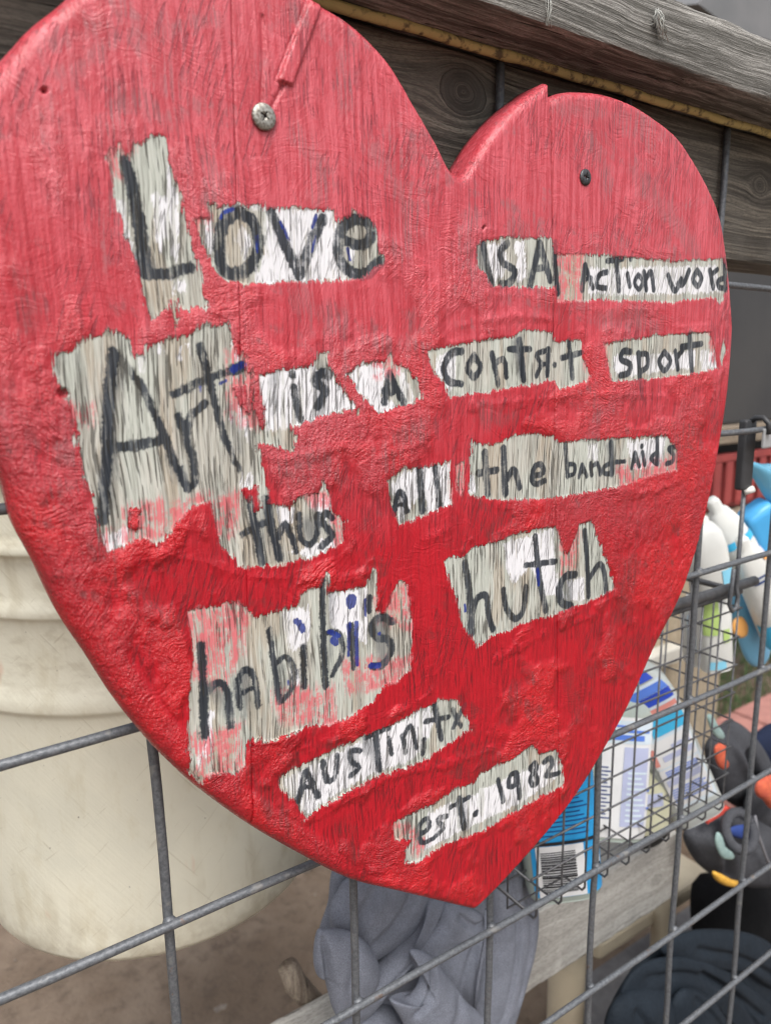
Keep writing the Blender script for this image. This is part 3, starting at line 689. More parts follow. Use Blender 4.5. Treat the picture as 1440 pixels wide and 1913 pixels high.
# ---- screws through the heart
steel = NT('screw_steel')
sn = steel.noise(900, 3, .6)
steel.color(steel.mix(sn.ss(.4, .65), (.33, .32, .29), (.15, .13, .11))); steel.set(Metallic=.75, Roughness=.48); steel.bump(sn, .0002)
dark_steel = simple('dark_screw_steel', (.10, .10, .105), (.04, .04, .042), rough=.42, metallic=.7, scale=500, bump=.0001)
black_void = simple('recess_shade', (.012, .012, .012), rough=.9, bump=0)  # near-black colour paints the shade inside the cross recess
def screw(px, py, R, Rh, mat, label, sunk=0.0, tilt=.3):
    c = P(px, py, YF)
    s = 40; prof = [(R, 0.0), (R, .0006), (R * .93, .0011), (Rh * 1.12, .0012), (Rh * 1.04, .0014), (Rh * .85, .0015), (Rh * .56, .0016)] if R > Rh else [(Rh, 0.0), (Rh, .0004), (Rh * .85, .0008), (Rh * .56, .0009)]
    bm = bmesh.new(); rings = []
    for r, h in prof:
        rings.append([bm.verts.new((c[0] + r * math.cos(2 * math.pi * k / s), YF + sunk - h, c[2] + r * math.sin(2 * math.pi * k / s))) for k in range(s)])
    for a, b in zip(rings, rings[1:]):
        for k in range(s): bm.faces.new((a[k], a[(k + 1) % s], b[(k + 1) % s], b[k]))
    # cross recess: inner ring shaped as a cross sinking into the head
    hp = prof[-1][1]; cross = []; floor = []
    for k in range(s):
        a = 2 * math.pi * k / s; q = (a + tilt) % (math.pi / 2); q = min(q, math.pi / 2 - q)
        r = Rh * (.54 if q < .24 else .17)
        cross.append(bm.verts.new((c[0] + r * math.cos(a), YF + sunk - hp, c[2] + r * math.sin(a))))
        floor.append(bm.verts.new((c[0] + r * .7 * math.cos(a), YF + sunk - hp + .0020, c[2] + r * .7 * math.sin(a))))
    for k in range(s):
        bm.faces.new((rings[-1][k], rings[-1][(k + 1) % s], cross[(k + 1) % s], cross[k]))
        bm.faces.new((cross[k], cross[(k + 1) % s], floor[(k + 1) % s], floor[k])).material_index = 1
    bm.faces.new(floor).material_index = 1
    bmesh.ops.recalc_face_normals(bm, faces=bm.faces)
    o = link('screw', mesh_bm('screw', bm, True), mat, heart); o['label'] = label
    o.data.materials.append(black_void)
    return o
screw(491, 219, .0049, .0036, steel.m, 'wide flanged silver cross-head screw near the top of the left lobe', sunk=-.0006, tilt=.5)
screw(1092, 331, .0034, .0040, dark_steel, 'small dark cross-head screw in the right lobe', sunk=-.0004, tilt=.15)

# ================================================================== WIRE PANEL
wire_m = NT('galvanised_wire')
wn1 = wire_m.noise(500, 4, .65); wn2 = wire_m.noise(60, 3, .6)
wc = wire_m.mix(wn1.ss(.35, .65), (.085, .091, .100), (.14, .148, .16))
wc = wire_m.mix(wn2.ss(.60, .68) * .5, wc, (.26, .25, .23))
wc = wire_m.mix(wire_m.noise(85, 4, .7, off=6).ss(.62, .70) * .6, wc, (.13, .075, .045))
wire_m.color(wc); wire_m.set(Metallic=.35, Roughness=.5); wire_m.bump(wn1, .0003)
yellow_m = NT('yellow_paint_on_wire')
yn = yellow_m.noise(130, 4, .65)
yellow_m.color(yellow_m.mix(yn.ss(.50, .66), (.55, .46, .20), (.15, .12, .07))); yellow_m.set(Roughness=.75); yellow_m.bump(yn, .001)
A_ = .1016
panel = empty('wire_fence_panel', (.2, 0, -.3), 'grey welded wire fence panel of ten centimetre squares behind the heart', 'fence')
WR = .0023
def wob(seed, n, amp):
    r = random.Random(seed); ph = [r.uniform(0, 6) for _ in range(4)]
    return lambda t: amp * (math.sin(t * 5 + ph[0]) * .6 + math.sin(t * 11 + ph[1]) * .4), lambda t: amp * (math.sin(t * 6 + ph[2]) * .6 + math.sin(t * 13 + ph[3]) * .4)
CX = [c * .1 for c in range(-4, 15)]
RZ = [-r * A_ for r in range(-2, 9)]
for i, x in enumerate(CX):
    f, g = wob(i, 0, .0009)
    pts = [(x + f(t), .0022 + g(t) * .4, RZ[0] + (RZ[-1] - RZ[0]) * t / 30 * 1.0) for t in range(31)]
    tube('wire', pts, WR, wire_m.m, panel, 10)
for j, z in enumerate(RZ):
    if j == 0: continue
    f, g = wob(50 + j, 0, .0008)
    pts = [(CX[0] + (CX[-1] - CX[0]) * t / 40, -.0022 + g(t) * .4, z + f(t)) for t in range(41)]
    tube('wire', pts, WR, wire_m.m, panel, 10)
# top wire in two coats of yellow paint, lumpy
pts = []; rr = []
rnd = random.Random(3)
for t in range(181):
    x = CX[0] + (CX[-1] - CX[0]) * t / 180
    pts.append((x, -.0022, RZ[0] + .0004 * math.sin(t * .9))); rr.append(.0022 + .0004 * rnd.random() + (.0004 if rnd.random() < .1 else 0))
o = tube('wire', pts, rr, yellow_m.m, panel, 10); o['label'] = 'top wire of the panel coated in lumpy yellow paint'
# weld beads at the crossings that show
bm = bmesh.new()
for x in CX[3:12]:
    for z in RZ[1:]:
        r = bmesh.ops.create_icosphere(bm, subdivisions=2, radius=1)
        for v in r['verts']: v.co = Vector((x + v.co.x * .0034, 0 + v.co.y * .0030, z + v.co.z * .0034))
o = link('weld_beads', mesh_bm('weld_beads', bm, True), wire_m.m, panel); o['kind'] = 'stuff'

# ================================================================== TIMBER RAIL ABOVE AND BEHIND
kl = P(850, 150, .005); kr = P(1425, 312, .005)
back_wood = wood('weathered_back_board_wood', (.235, .205, .165), (.055, .047, .038), knots=((kl[0] + .004, kl[2] - .004, .0105), (kr[0], kr[2] - .012, .0070), (-.12, .15, .012)), freq=520, tint=(.11, .10, .085), contrast=1.2, bumpd=.0016)
cap_wood = wood('weathered_cap_board_wood', (.40, .385, .36), (.085, .08, .070), freq=900, contrast=1.0, bumpd=.0018, offset=2.0)
under_wood = cap_wood
rail = empty('timber_rail', (.3, .02, .16), 'weathered grey timber rail with an overhanging cap board above the heart', 'fence rail')
def board(name, lo, hi, mat, parent, bevel=.0025, n=60, jag=.0009, seed=1):
    """board along x with uneven arrises"""
    r = np.random.default_rng(seed)
    xs = np.linspace(lo[0], hi[0], n)
    y0, y1, z0, z1 = lo[1], hi[1], lo[2], hi[2]; b = bevel
    prof = [(y0, z0 + b), (y0, (z0 + z1) / 2), (y0, z1 - b), (y0 + b * .3, z1 - b * .3), (y0 + b, z1), ((y0 + y1) / 2, z1), (y1 - b, z1), (y1, z1 - b), (y1, z0 + b), (y1 - b, z0), ((y0 + y1) / 2, z0), (y0 + b, z0), (y0 + b * .3, z0 + b * .3)]
    k = len(prof); V = []
    for x in xs:
        for (a, c) in prof: V.append((x, a + r.normal() * jag * .5, c + r.normal() * jag * .5))
    F = []
    for i in range(n - 1):
        for q in range(k):
            F.append((i * k + q, i * k + (q + 1) % k, (i + 1) * k + (q + 1) % k, (i + 1) * k + q))
    me = bpy.data.meshes.new(name); me.from_pydata(V, [], F + [tuple(range(k - 1, -1, -1)), tuple(range((n - 1) * k, n * k))])
    me.update()
    for p in me.polygons: p.use_smooth = True
    try: me.set_sharp_from_angle(angle=math.radians(35))
    except Exception: pass
    return link(name, me, mat, parent)
o = board('back_board', (-.7, .0056, .1195), (1.35, .0436, .2044), back_wood, rail, seed=4, bevel=.003); o['label'] = 'knotty board standing on edge behind the wires'
o = board('cap_board', (-.7, -.0344, .2050), (1.35, .055, .2378), cap_wood, rail, seed=5, jag=.0006, n=160); o['label'] = 'cap board lying flat over the top wire'
box('post', (1.25, .045, -.9), (1.335, .13, .207), back_wood, rail, .004)
box('post', (-.68, .045, -.9), (-.595, .13, .207), back_wood, rail, .004)
# lint caught on the cap board
lint_m = simple('grey_lint', (.50, .50, .47), (.30, .31, .29), rough=.95, scale=300, bump=.0005)
c = P(1224, 30, -.0349); paths = []
for k in range(34):
    a = random.uniform(-.5, .9); L = random.uniform(.006, .012)
    s = Vector((c[0] + random.gauss(0, .0012), -.0349 - random.uniform(0, .002), c[2] + .002 + random.gauss(0, .0008)))
    paths.append([s, s + Vector((random.gauss(0, .0015) + a * .003, -random.uniform(0, .003), -L * .45)), s + Vector((random.gauss(0, .0022) + a * .007, -random.uniform(0, .002), -L))])
lint = multi_tube('lint_tuft', paths, .00022, lint_m, None, 4)
tag(lint, 'small tuft of grey lint snagged on the front edge of the cap board', 'lint tuft')
c = P(1022, 12, -.0349); paths = []
for k in range(9):
    s = Vector((c[0] + random.gauss(0, .0015), -.0352, c[2] + .008))
    paths.append([s, s + Vector((random.gauss(0, .0006), -.0005, -.008)), s + Vector((random.gauss(0, .001), 0, -.016))])
lint2 = multi_tube('cobweb_strand', paths, .00016, lint_m, None, 4)
tag(lint2, 'thin pale cobweb strands hanging down the cap board front', 'cobweb')

# ================================================================== CREAM BUCKET
bucket = empty('plastic_bucket', (.18, .33, -.39), 'large dirty cream plastic bucket hanging behind the left side of the heart', 'bucket')
bt = NT('dirty_cream_plastic')
g1 = bt.noise(9, 4, .6); g2 = bt.noise(30, 5, .7, vec=bt.vec(bt.x, bt.y, bt.z * .4))
c = bt.mix(g1.ss(.35, .65), (.80, .77, .63), (.72, .70, .58))
c = bt.mix(g2.ss(.50, .74) * .45, c, (.56, .49, .32))
scr = bt.noise(420, 2, .5, vec=bt.vec((bt.x + bt.z * .7) * 1.0, bt.y * .1, (bt.z - bt.x * .6) * .03), off=3)
scr2 = bt.noise(520, 2, .5, vec=bt.vec((bt.x - bt.z * .9), bt.y * .1, (bt.z + bt.x * .8) * .03), off=8)
c = bt.mix(scr.ss(.70, .73) * .28, c, (.34, .29, .17))
c = bt.mix(scr2.ss(.69, .72) * .28, c, (.38, .32, .20))
spk = bt.noise(210, 3, .6, off=2).ss(.735, .76)
c = bt.mix(spk * .8, c, (.12, .10, .07))
stain = bt.noise(22, 3, .6, vec=bt.vec(bt.x * 1.4, bt.y, bt.z * .5), off=31).ss(.66, .76)
c = bt.mix(stain * .45, c, (.66, .30, .17))
run = bt.noise(60, 3, .6, vec=bt.vec(bt.x, bt.y, bt.z * .12), off=41).ss(.52, .68) * bt.noise(12, 3, .6, off=42).ss(.45, .6)
c = bt.mix(run * .35, c, (.50, .44, .30))
low_dirt = bt.z.ss(-.33, -.388) * bt.noise(40, 4, .65, off=4).ss(.35, .65)
c = bt.mix(low_dirt * .45, c, (.34, .28, .19))
gr = bt.noise(50, 3, .6, vec=bt.vec(bt.x, bt.y, bt.z * 2), off=1)
c = bt.mix((bt.z.ss(-.19, -.15) * gr.ss(.45, .7)) * .35, c, (.42, .36, .24))
bt.color(c); bt.set(Roughness=.5, Subsurface_Weight=.0); bt.bump(g2 * .5 + scr * .3 + bt.noise(400, 3, .6) * .2, .0007)
BX, BY = .180, .330
# profile measured down the side: (z, r)
BZ0, BZ1 = -.390, .03
def brad(z): return .1475 + (z - BZ0) / .5 * .018
prof = [(BZ0 + .014, .02), (BZ0 + .012, .125), (BZ0 + .002, .134), (BZ0, brad(BZ0) - .010), (BZ0 + .002, brad(BZ0) - .004), (BZ0 + .008, brad(BZ0) - .0005), (BZ0 + .02, brad(BZ0 + .02)), (BZ0 + .1, brad(BZ0 + .1)), (BZ0 + .2, brad(BZ0 + .2))]
for zr, w, h in ((-.172, .009, .007), (-.105, .006, .006), (-.062, .005, .0075), (-.015, .005, .007), (.022, .006, .008)):
    b0 = brad(zr)
    h *= .7
    prof += [(zr - w - .004, b0), (zr - w, b0 + .001), (zr - w * .8, b0 + h * .85), (zr - w * .5, b0 + h), (zr + w * .3, b0 + h * .8), (zr + w, b0 + h * .25), (zr + w + .004, b0)]
top = prof[-1]
prof += [(top[0] + .001, top[1] - .003), (top[0] - .01, top[1] - .006), (BZ0 + .2, brad(BZ0 + .2) - .004), (BZ0 + .02, brad(BZ0) - .005), (BZ0 + .018, .02)]
s = 128; V = []; F = []
for (z, r) in prof:
    for k in range(s):
        a = 2 * math.pi * k / s; V.append((BX + r * math.cos(a), BY + r * math.sin(a), z))
for i in range(len(prof) - 1):
    for k in range(s): F.append((i * s + k, i * s + (k + 1) % s, (i + 1) * s + (k + 1) % s, (i + 1) * s + k))
F.append(tuple(range(s - 1, -1, -1))); F.append(tuple((len(prof) - 1) * s + k for k in range(s)))
me = bpy.data.meshes.new('bucket_body'); me.from_pydata(V, [], F); me.update()
for p in me.polygons: p.use_smooth = True
link('bucket_body', me, bt.m, bucket)
hp = []
for k in range(25):
    a = math.pi * k / 24; hp.append((BX - .168 * math.cos(a), BY - .10 * math.sin(a), .015 + .085 * math.sin(a)))
tube('handle', hp, .0022, wire_m.m, bucket, 8)
hook = tube('wire_hook', [(BX, .2325, .098), (BX, .2300, .106), (BX, .20, .112), (BX, .06, .114), (BX, .046, .125), (BX, .0462, .18)], .0022, wire_m.m)
tag(hook, 'bent wire hook behind the heart holding up the cream bucket', 'hook')

# ================================================================== GROUND AND FAR SETTING
gt = NT('packed_dirt')
a1 = gt.noise(5, 5, .62); a2 = gt.noise(38, 5, .7); a3 = gt.noise(150, 4, .7)
gc = gt.mix(a1.ss(.35, .65), (.135, .095, .065), (.20, .15, .11))
gc = gt.mix(a2.ss(.45, .7) * .7, gc, (.085, .060, .042))
gc = gt.mix(a3.ss(.64, .74) * .5, gc, (.30, .25, .20))
gt.color(gc); gt.set(Roughness=.95); gt.bump(a2 * .6 + a3 * .4, .012)
GZ_ = -.9
nx, ny = 140, 140
u = np.linspace(-1, 1, nx); gxx = np.sign(u) * (np.abs(u) * 2 + np.abs(u) ** 6 * 58); gyy = gxx.copy()
GXX, GYY = np.meshgrid(gxx + .8, gyy + .8, indexing='ij')
r_ = np.random.default_rng(5)
ZZ = GZ_ + (np.sin(GXX * 7.1 + np.sin(GYY * 5)) * .006 + np.sin(GYY * 9.3 + GXX * 3) * .005 + r_.normal(size=GXX.shape) * .0022) * (np.abs(GXX) < 4)
idx = np.arange(nx * ny).reshape(nx, ny)
me = mesh_np('ground', np.stack([GXX, GYY, ZZ], -1).reshape(-1, 3), np.stack([idx[:-1, :-1], idx[1:, :-1], idx[1:, 1:], idx[:-1, 1:]], -1).reshape(-1, 4))
tag(link('ground', me, gt.m), kind='structure')
# pebbles and chips on the dirt
peb = simple('pebble_stone', (.30, .26, .21), (.14, .11, .09), rough=.9, scale=25, bump=.002)
bm = bmesh.new()
for k in range(420):
    px_, py_ = random.uniform(-.4, 2.2), random.uniform(.2, 2.2); rr_ = random.choice([.003, .004, .006, .009, .013]) * random.uniform(.7, 1.3)
    r = bmesh.ops.create_icosphere(bm, subdivisions=1, radius=1)
    sx, sy, sz = (random.uniform(.6, 1.3) for _ in range(3)); a = random.uniform(0, 6)
    for v in r['verts']:
        q = Vector((v.co.x * sx, v.co.y * sy, v.co.z * sz * .55)) * rr_ * random.uniform(.85, 1.15)
        q.rotate(Matrix.Rotation(a, 3, 'Z')); v.co = q + Vector((px_, py_, GZ_ + .004))
tag(link('pebbles', mesh_bm('pebbles', bm, True), peb), kind='stuff')

# ---- grass-green mat and brick edging far right
green_m = simple('green_turf', (.06, .14, .045), (.11, .19, .07), rough=.95, scale=60, bump=.004)
brick_m = simple('pink_brick', (.42, .20, .17), (.34, .16, .14), rough=.9, scale=40, bump=.0015)
g0 = PZ(1445, 1318, GZ_)
def ground_strip(name, y0, y1, x0, x1, h, mat):
    pass
bp0 = PZ(1385, 1345, -.86)
edging = empty('brick_edging', (2.2, 1.0, -.9), 'row of pinkish brick edging on the ground beyond the basket', 'brick edging')
for k in range(9):
    a = PZ(1440, 1345, -.85)
    x0 = a[0] - .45 + k * .205; y0 = a[1] - .12
    box('brick', (x0, y0, -.905), (x0 + .198, y0 + .20, -.845 + random.uniform(-.002, .002)), brick_m, edging, .006)
a = PZ(1440, 1345, -.85)
bm = bmesh.new()
for k in range(9000):
    x_, y_ = a[0] + random.uniform(-.7, 1.6), a[1] + .10 + random.uniform(0, .9)
    h_ = random.uniform(.03, .07); t_ = random.uniform(0, 6.28); w_ = .0022
    dx, dy = math.cos(t_) * w_, math.sin(t_) * w_; l = random.gauss(0, .012), random.gauss(0, .012)
    bm.faces.new([bm.verts.new((x_ - dx, y_ - dy, GZ_)), bm.verts.new((x_ + dx, y_ + dy, GZ_)), bm.verts.new((x_ + l[0], y_ + l[1], GZ_ + h_))])
tag(link('grass', mesh_bm('grass', bm), green_m), kind='stuff')

# ---- tan cabinet side seen between the basket wires
tan_m = wood('tan_plywood', (.50, .42, .31), (.36, .29, .20), axis='z', plane='x', freq=120, contrast=.7, bumpd=.0006)
cab = empty('plywood_cabinet', (1.2, .6, -.9), 'tan plywood cabinet standing behind the wire basket', 'cabinet')
a = P(1180, 1120, .50); b = P(1335, 1400, .50)
box('cabinet_body', (a[0] - .12, .50, -.9), (b[0], .95, P(1300, 1075, .5)[2]), tan_m, cab, .004)
white_m = simple('dusty_white_plastic', (.62, .60, .54), (.50, .48, .42), rough=.6, scale=20)
box('cabinet_ledge', (a[0] - .12, .47, P(1200, 1262, .47)[2]), (P(1275, 1250, .47)[0], .4995, P(1200, 1235, .47)[2]), white_m, cab, .003)

# ---- outdoor shelving at the right edge
shelf_wood = wood('shelf_wood', (.33, .27, .20), (.16, .125, .09), freq=120, offset=5)
char_m = simple('charcoal_sheet', (.030, .030, .032), (.042, .041, .041), rough=.75, scale=6, bump=.0005)
sh = empty('shelf_unit', (1.6, .6, -.9), 'weathered shelf unit with a charcoal back sheet at the right edge', 'shelf')
SY = .50
z_top = P(1420, 792, SY)[2]; z_mid = P(1420, 948, SY)[2]
x_l = P(1335, 800, SY)[0]; x_r = 2.4
box('back_sheet', (x_l - .35, SY + .46, z_mid - .5), (x_r, SY + .475, .62), char_m, sh, .002)
box('shelf', (x_l - .3, SY, z_top - .034), (x_r, SY + .44, z_top), shelf_wood, sh, .004)
box('shelf', (x_l - .3, SY, z_mid - .03), (x_r, SY + .44, z_mid), shelf_wood, sh, .004)
box('front_sheet', (x_l - .3, SY + .03, z_top + .004), (x_r, SY + .042, .50), char_m, sh, .002)
box('side_post', (x_r - .05, SY + .44, -.9), (x_r, SY + .459, .55), shelf_wood, sh, .003)
box('side_post', (x_l - .3, SY + .44, -.9), (x_l - .25, SY + .459, .55), shelf_wood, sh, .003)
red_m = simple('dull_red_plastic', (.33, .055, .05), (.24, .04, .04), rough=.55, scale=15)
crate = empty('red_crate', (1.6, .6, z_mid), 'dull red slatted crate standing on the middle shelf', 'crate')
x0c = x_l - .05; zc0 = z_mid + .004; zc1 = z_top - .055
box('floor_panel', (x0c, SY + .03, zc0), (x0c + .55, SY + .33, zc0 + .012), red_m, crate, .002)
box('rim', (x0c, SY + .012, zc1 - .016), (x0c + .55, SY + .029, zc1), red_m, crate, .002)
for k in range(14):
    box('slat', (x0c + .002 + k * .04, SY + .013, zc0 + .013), (x0c + .026 + k * .04, SY + .027, zc1 - .017), red_m, crate, .002)
box('back_panel', (x0c, SY + .331, zc0), (x0c + .55, SY + .343, zc1), red_m, crate, .002)

# ---- grey canopy in the top right corner
can_m = simple('grey_canopy_cloth', (.12, .125, .13), (.16, .16, .165), rough=.85, scale=4, bump=.001)
can = empty('canopy', (2.6, 1.6, 1.2), 'dark grey canopy sheet high up beyond the cap board', 'canopy')
Vc = [P(1304, 6, 1.1), P(1345, -60, 1.1), P(1900, -420, 1.1), P(1900, 300, 1.1), P(1440, 75, 1.1), P(1360, 48, 1.1)]
bm = bmesh.new()
f_ = [bm.verts.new(tuple(v)) for v in Vc]; b_ = [bm.verts.new((v[0] + .1, v[1] + .5, v[2] + .18)) for v in Vc]
bm.faces.new(f_); bm.faces.new(b_[::-1])
for k in range(len(f_)): bm.faces.new((f_[k], b_[k], b_[(k + 1) % len(f_)], f_[(k + 1) % len(f_)]))
bmesh.ops.recalc_face_normals(bm, faces=bm.faces)
link('canopy_sheet', mesh_bm('canopy_sheet', bm), can_m, can)
box('canopy_pole', (2.9, 1.65, -.9), (2.94, 1.69, 1.05), can_m, can, .004)

# ================================================================== BENCH
bench_wood = wood('bleached_bench_wood', (.50, .485, .45), (.30, .285, .26), knots=((P(1225, 1645, .12)[0], P(1225, 1645, .12)[2], .008), (P(1003, 1775, .12)[0], P(1003, 1775, .12)[2], .010)), freq=260, contrast=.8, offset=9, bumpd=.001)
bench = empty('bench', (.45, .2, -.9), 'bleached timber bench with beige legs under the wire basket', 'bench')
bz1 = P(1000, 1711, .12)[2]; bz0 = P(1000, 1848, .12)[2]
bx1 = P(1262, 1620, .12)[0]
board('front_board', (.16, .12, bz0), (bx1, .158, bz1), bench_wood, bench, seed=8, bevel=.003)
board('seat_board', (.56, .159, bz1 - .036), (bx1 + .02, .27, bz1 - .001), bench_wood, bench, seed=9, bevel=.003)
board('seat_board', (.60, .276, bz1 - .036), (bx1 + .01, .37, bz1 + .001), bench_wood, bench, seed=10, bevel=.003)
beige_m = simple('beige_plastic', (.56, .50, .38), (.46, .40, .30), rough=.55, scale=18)
l1 = P(1075, 1860, .20)[0]; l2 = P(1283, 1700, .20)[0]
tube('leg', [(l1, .215, GZ_), (l1, .215, bz1 - .038)], .0225, beige_m, bench, 20)
tube('leg', [(l2, .235, GZ_), (l2, .235, bz1 - .038)], .016, beige_m, bench, 16)
tube('leg', [(.44, .215, GZ_), (.44, .215, bz1 - .038)], .0225, beige_m, bench, 20)
ra = P(1118, 1800, .24); rb2 = P(1290, 1700, .24)
box('stretcher', (ra[0], .24, P(1118, 1803, .24)[2]), (rb2[0] + .05, .31, P(1118, 1766, .24)[2]), beige_m, bench, .012, 4)

# ================================================================== WIRE BASKET
basket = empty('wire_basket', (.45, .09, -.345), 'grey fine mesh wire basket full of bottles hung on the back of the fence panel', 'basket')
bw_m = simple('basket_wire_coating', (.12, .12, .125), (.075, .075, .08), rough=.45, metallic=.3, scale=200, bump=.0001)
bx0, bx1_, by0, by1, bzb, bzt = .352, .588, .0185, .150, -.342, -.138
pitch = .0254; wr = .0009
nxw = int((bx1_ - bx0) / pitch)
xs = [bx1_ - pitch * k for k in range(nxw + 1)]
zs = [bzb + .012 + pitch * k for k in range(int((bzt - bzb - .01) / pitch) + 1)]
ys = [by0 + .022 * k for k in range(7)]
for x in xs:                                              # U-bent wires: front, floor, back in one
    pts = [(x, by0, bzt), (x, by0, bzb + .004), (x, by0 + .0025, bzb), (x, by1 - .003, bzb), (x, by1, bzb + .004), (x, by1, bzt)]
    tube('wire', pts, wr, bw_m, basket, 6)
for z in zs:                                              # hoops round the basket
    pts = [(bx0, by0 - .0018, z), (bx1_ + .0018, by0 - .0018, z), (bx1_ + .0018, by1 + .0018, z), (bx0 - .0018, by1 + .0018, z), (bx0 - .0018, by0 - .0018, z)]
    tube('wire', pts, wr, bw_m, basket, 6)
for y in ys[1:-1]:                                        # end uprights and floor runs
    tube('wire', [(bx1_, y, bzt), (bx1_, y, bzb + .003), (bx1_ - .003, y, bzb - .0018), (bx0, y, bzb - .0018), (bx0, y, bzt)], wr, bw_m, basket, 6)
tube('front_rod', [(bx0 - .01, by0 - .001, bzt + .006), (bx1_ + .02, by0 - .001, bzt + .006)], .0042, bw_m, basket, 10)
tube('rim', [(bx0, by0, bzt), (bx1_, by0, bzt), (bx1_, by1, bzt), (bx0, by1, bzt), (bx0, by0, bzt)], .0028, bw_m, basket, 8)
# hangers: two rods from a flat hook over the fence wire, ending in a loop
hm = simple('black_hook_plastic', (.022, .023, .026), (.035, .036, .04), rough=.5, scale=60, bump=.0002)
for hx in (.5655,):
    hanger = empty('basket_hanger', (hx, .006, -.07), 'black clip over the fence wire with a long rod and looped end holding the basket', 'hanger')
    bm = bmesh.new()
    add_box(bm, (hx - .0085, .0058, -.048), (hx + .0065, .0125, .0065), .0022, 3)
    link('clip', mesh_bm('clip', bm, True), hm, hanger)
    tube('clip_hook', [(hx, .009, .004), (hx, .004, .0078), (hx, -.002, .0082), (hx, -.0065, .004), (hx, -.0068, -.004)], .0022, hm, hanger, 8)
    tube('rod', [(hx + .0005, .009, -.046), (hx + .0005, .009, -.128), (hx + .004, .009, -.137), (hx + .0025, .009, -.146), (hx - .003, .009, -.1475), (hx - .0075, .009, -.141), (hx - .0065, .009, -.128), (hx - .005, .009, -.112)], .0018, wire_m.m, hanger, 8)
    wt = simple('white_rubber_tip', (.75, .74, .70), rough=.6)
    tube('rubber_tip', [(hx - .001, .008, -.050), (hx + .005, .004, -.0475)], .0028, wt, hanger, 8)
# white metal end bracket at the frame edge on the same wire
br = box('metal_bracket', tuple(P(1420, 838, -.004) - np.array([0, .002, 0])), tuple(P(1500, 792, -.004) + np.array([.03, .0, 0])), simple('galvanised_sheet', (.5, .51, .52), (.38, .39, .40), rough=.45, metallic=.5, scale=40), None, .0015)
tag(br, 'pale galvanised bracket clipped over the fence wire at the right edge', 'bracket')

# ================================================================== BOTTLES
def sup(a, e):
    c, s_ = math.cos(a), math.sin(a)
    return math.copysign(abs(c) ** e, c), math.copysign(abs(s_) ** e, s_)
class Bottle:
    """ring-lofted body along base->top; local x across, local y depth"""
    def __init__(s, base, top, face, prof, e=.6):
        s.base = Vector(base); s.ax = (Vector(top) - s.base); s.L = s.ax.length; s.ax.normalize()
        f = Vector(face); f = (f - s.ax * f.dot(s.ax)).normalized(); s.f = f; s.r = f.cross(s.ax) * -1
        s.prof = prof; s.e = e
    def rad(s, t):
        ts = [p[0] for p in s.prof]
        return np.interp(t, ts, [p[1] for p in s.prof]), np.interp(t, ts, [p[2] for p in s.prof])
    def pt(s, t, a, off=0):
        rx, ry = s.rad(t); c, d = sup(a, s.e)
        return s.base + s.ax * (t * s.L) + s.r * (c * (rx + off)) + s.f * (d * (ry + off))
    def body(s, name, mat, parent, n=36):
        V = []; F = []; pr = s.prof
        for p in pr:
            for k in range(n): V.append(tuple(s.pt(p[0], 2 * math.pi * k / n)))
        for i in range(len(pr) - 1):
            for k in range(n): F.append((i * n + k, i * n + (k + 1) % n, (i + 1) * n + (k + 1) % n, (i + 1) * n + k))
        F.append(tuple(range(n - 1, -1, -1))); F.append(tuple((len(pr) - 1) * n + k for k in range(n)))
        me = bpy.data.meshes.new(name); me.from_pydata(V, [], F)
        bm = bmesh.new(); bm.from_mesh(me); bmesh.ops.recalc_face_normals(bm, faces=bm.faces); bm.to_mesh(me); bm.free()
        for p in me.polygons: p.use_smooth = True
        return link(name, me, mat, parent)
    def patch(s, name, mat, parent, rects, off=.0004, th=.0003):
        if 2 <= len(rects) <= 5:
            for r_ in rects: s.patch(name, mat, parent, [r_], off, th)
            return
        """wrapped sheets; rects (t0,t1,a0,a1) with angle measured from the facing side in radians"""
        V = []; F = []
        for (t0, t1, a0, a1) in rects:
            na, nt_ = max(2, int(abs(a1 - a0) / .12) + 2), max(2, int(abs(t1 - t0) * s.L / .006) + 2); o = len(V)
            for o_ in (off, off + th):
                for i in range(nt_):
                    for k in range(na):
                        V.append(tuple(s.pt(t0 + (t1 - t0) * i / (nt_ - 1), math.pi / 2 - (a0 + (a1 - a0) * k / (na - 1)), o_)))
            m = na * nt_
            for i in range(nt_ - 1):
                for k in range(na - 1):
                    q = o + i * na + k
                    F.append((q + m, q + m + 1, q + m + na + 1, q + m + na)); F.append((q, q + na, q + na + 1, q + 1))
        me = bpy.data.meshes.new(name); me.from_pydata(V, [], F)
        for p in me.polygons: p.use_smooth = True
        return link(name, me, mat, parent)
def plast(name, c, rough=.35, **k): return simple(name, c, tuple(v * .9 for v in c), rough=rough, scale=12, bump=0, **k)
clearish = NT('cloudy_clear_plastic'); cn = clearish.noise(20, 3, .5)
clearish.color(clearish.mix(cn, (.60, .68, .62), (.50, .58, .53))); clearish.set(Roughness=.22, Transmission_Weight=.35, IOR=1.3)
clear2 = NT('cloudy_white_plastic'); cn = clear2.noise(18, 3, .5)
clear2.color(clear2.mix(cn, (.66, .70, .68), (.56, .61, .60))); clear2.set(Roughness=.28, Transmission_Weight=.3, IOR=1.3)
yellowish = NT('cloudy_yellow_plastic'); cn = yellowish.noise(18, 3, .5)
yellowish.color(yellowish.mix(cn, (.70, .69, .50), (.60, .60, .44))); yellowish.set(Roughness=.3, Transmission_Weight=.25, IOR=1.3)
lab_blue = plast('label_blue', (.025, .33, .70)); lab_white = plast('label_white', (.78, .79, .80)); lab_lilac = plast('label_lilac', (.48, .52, .72))
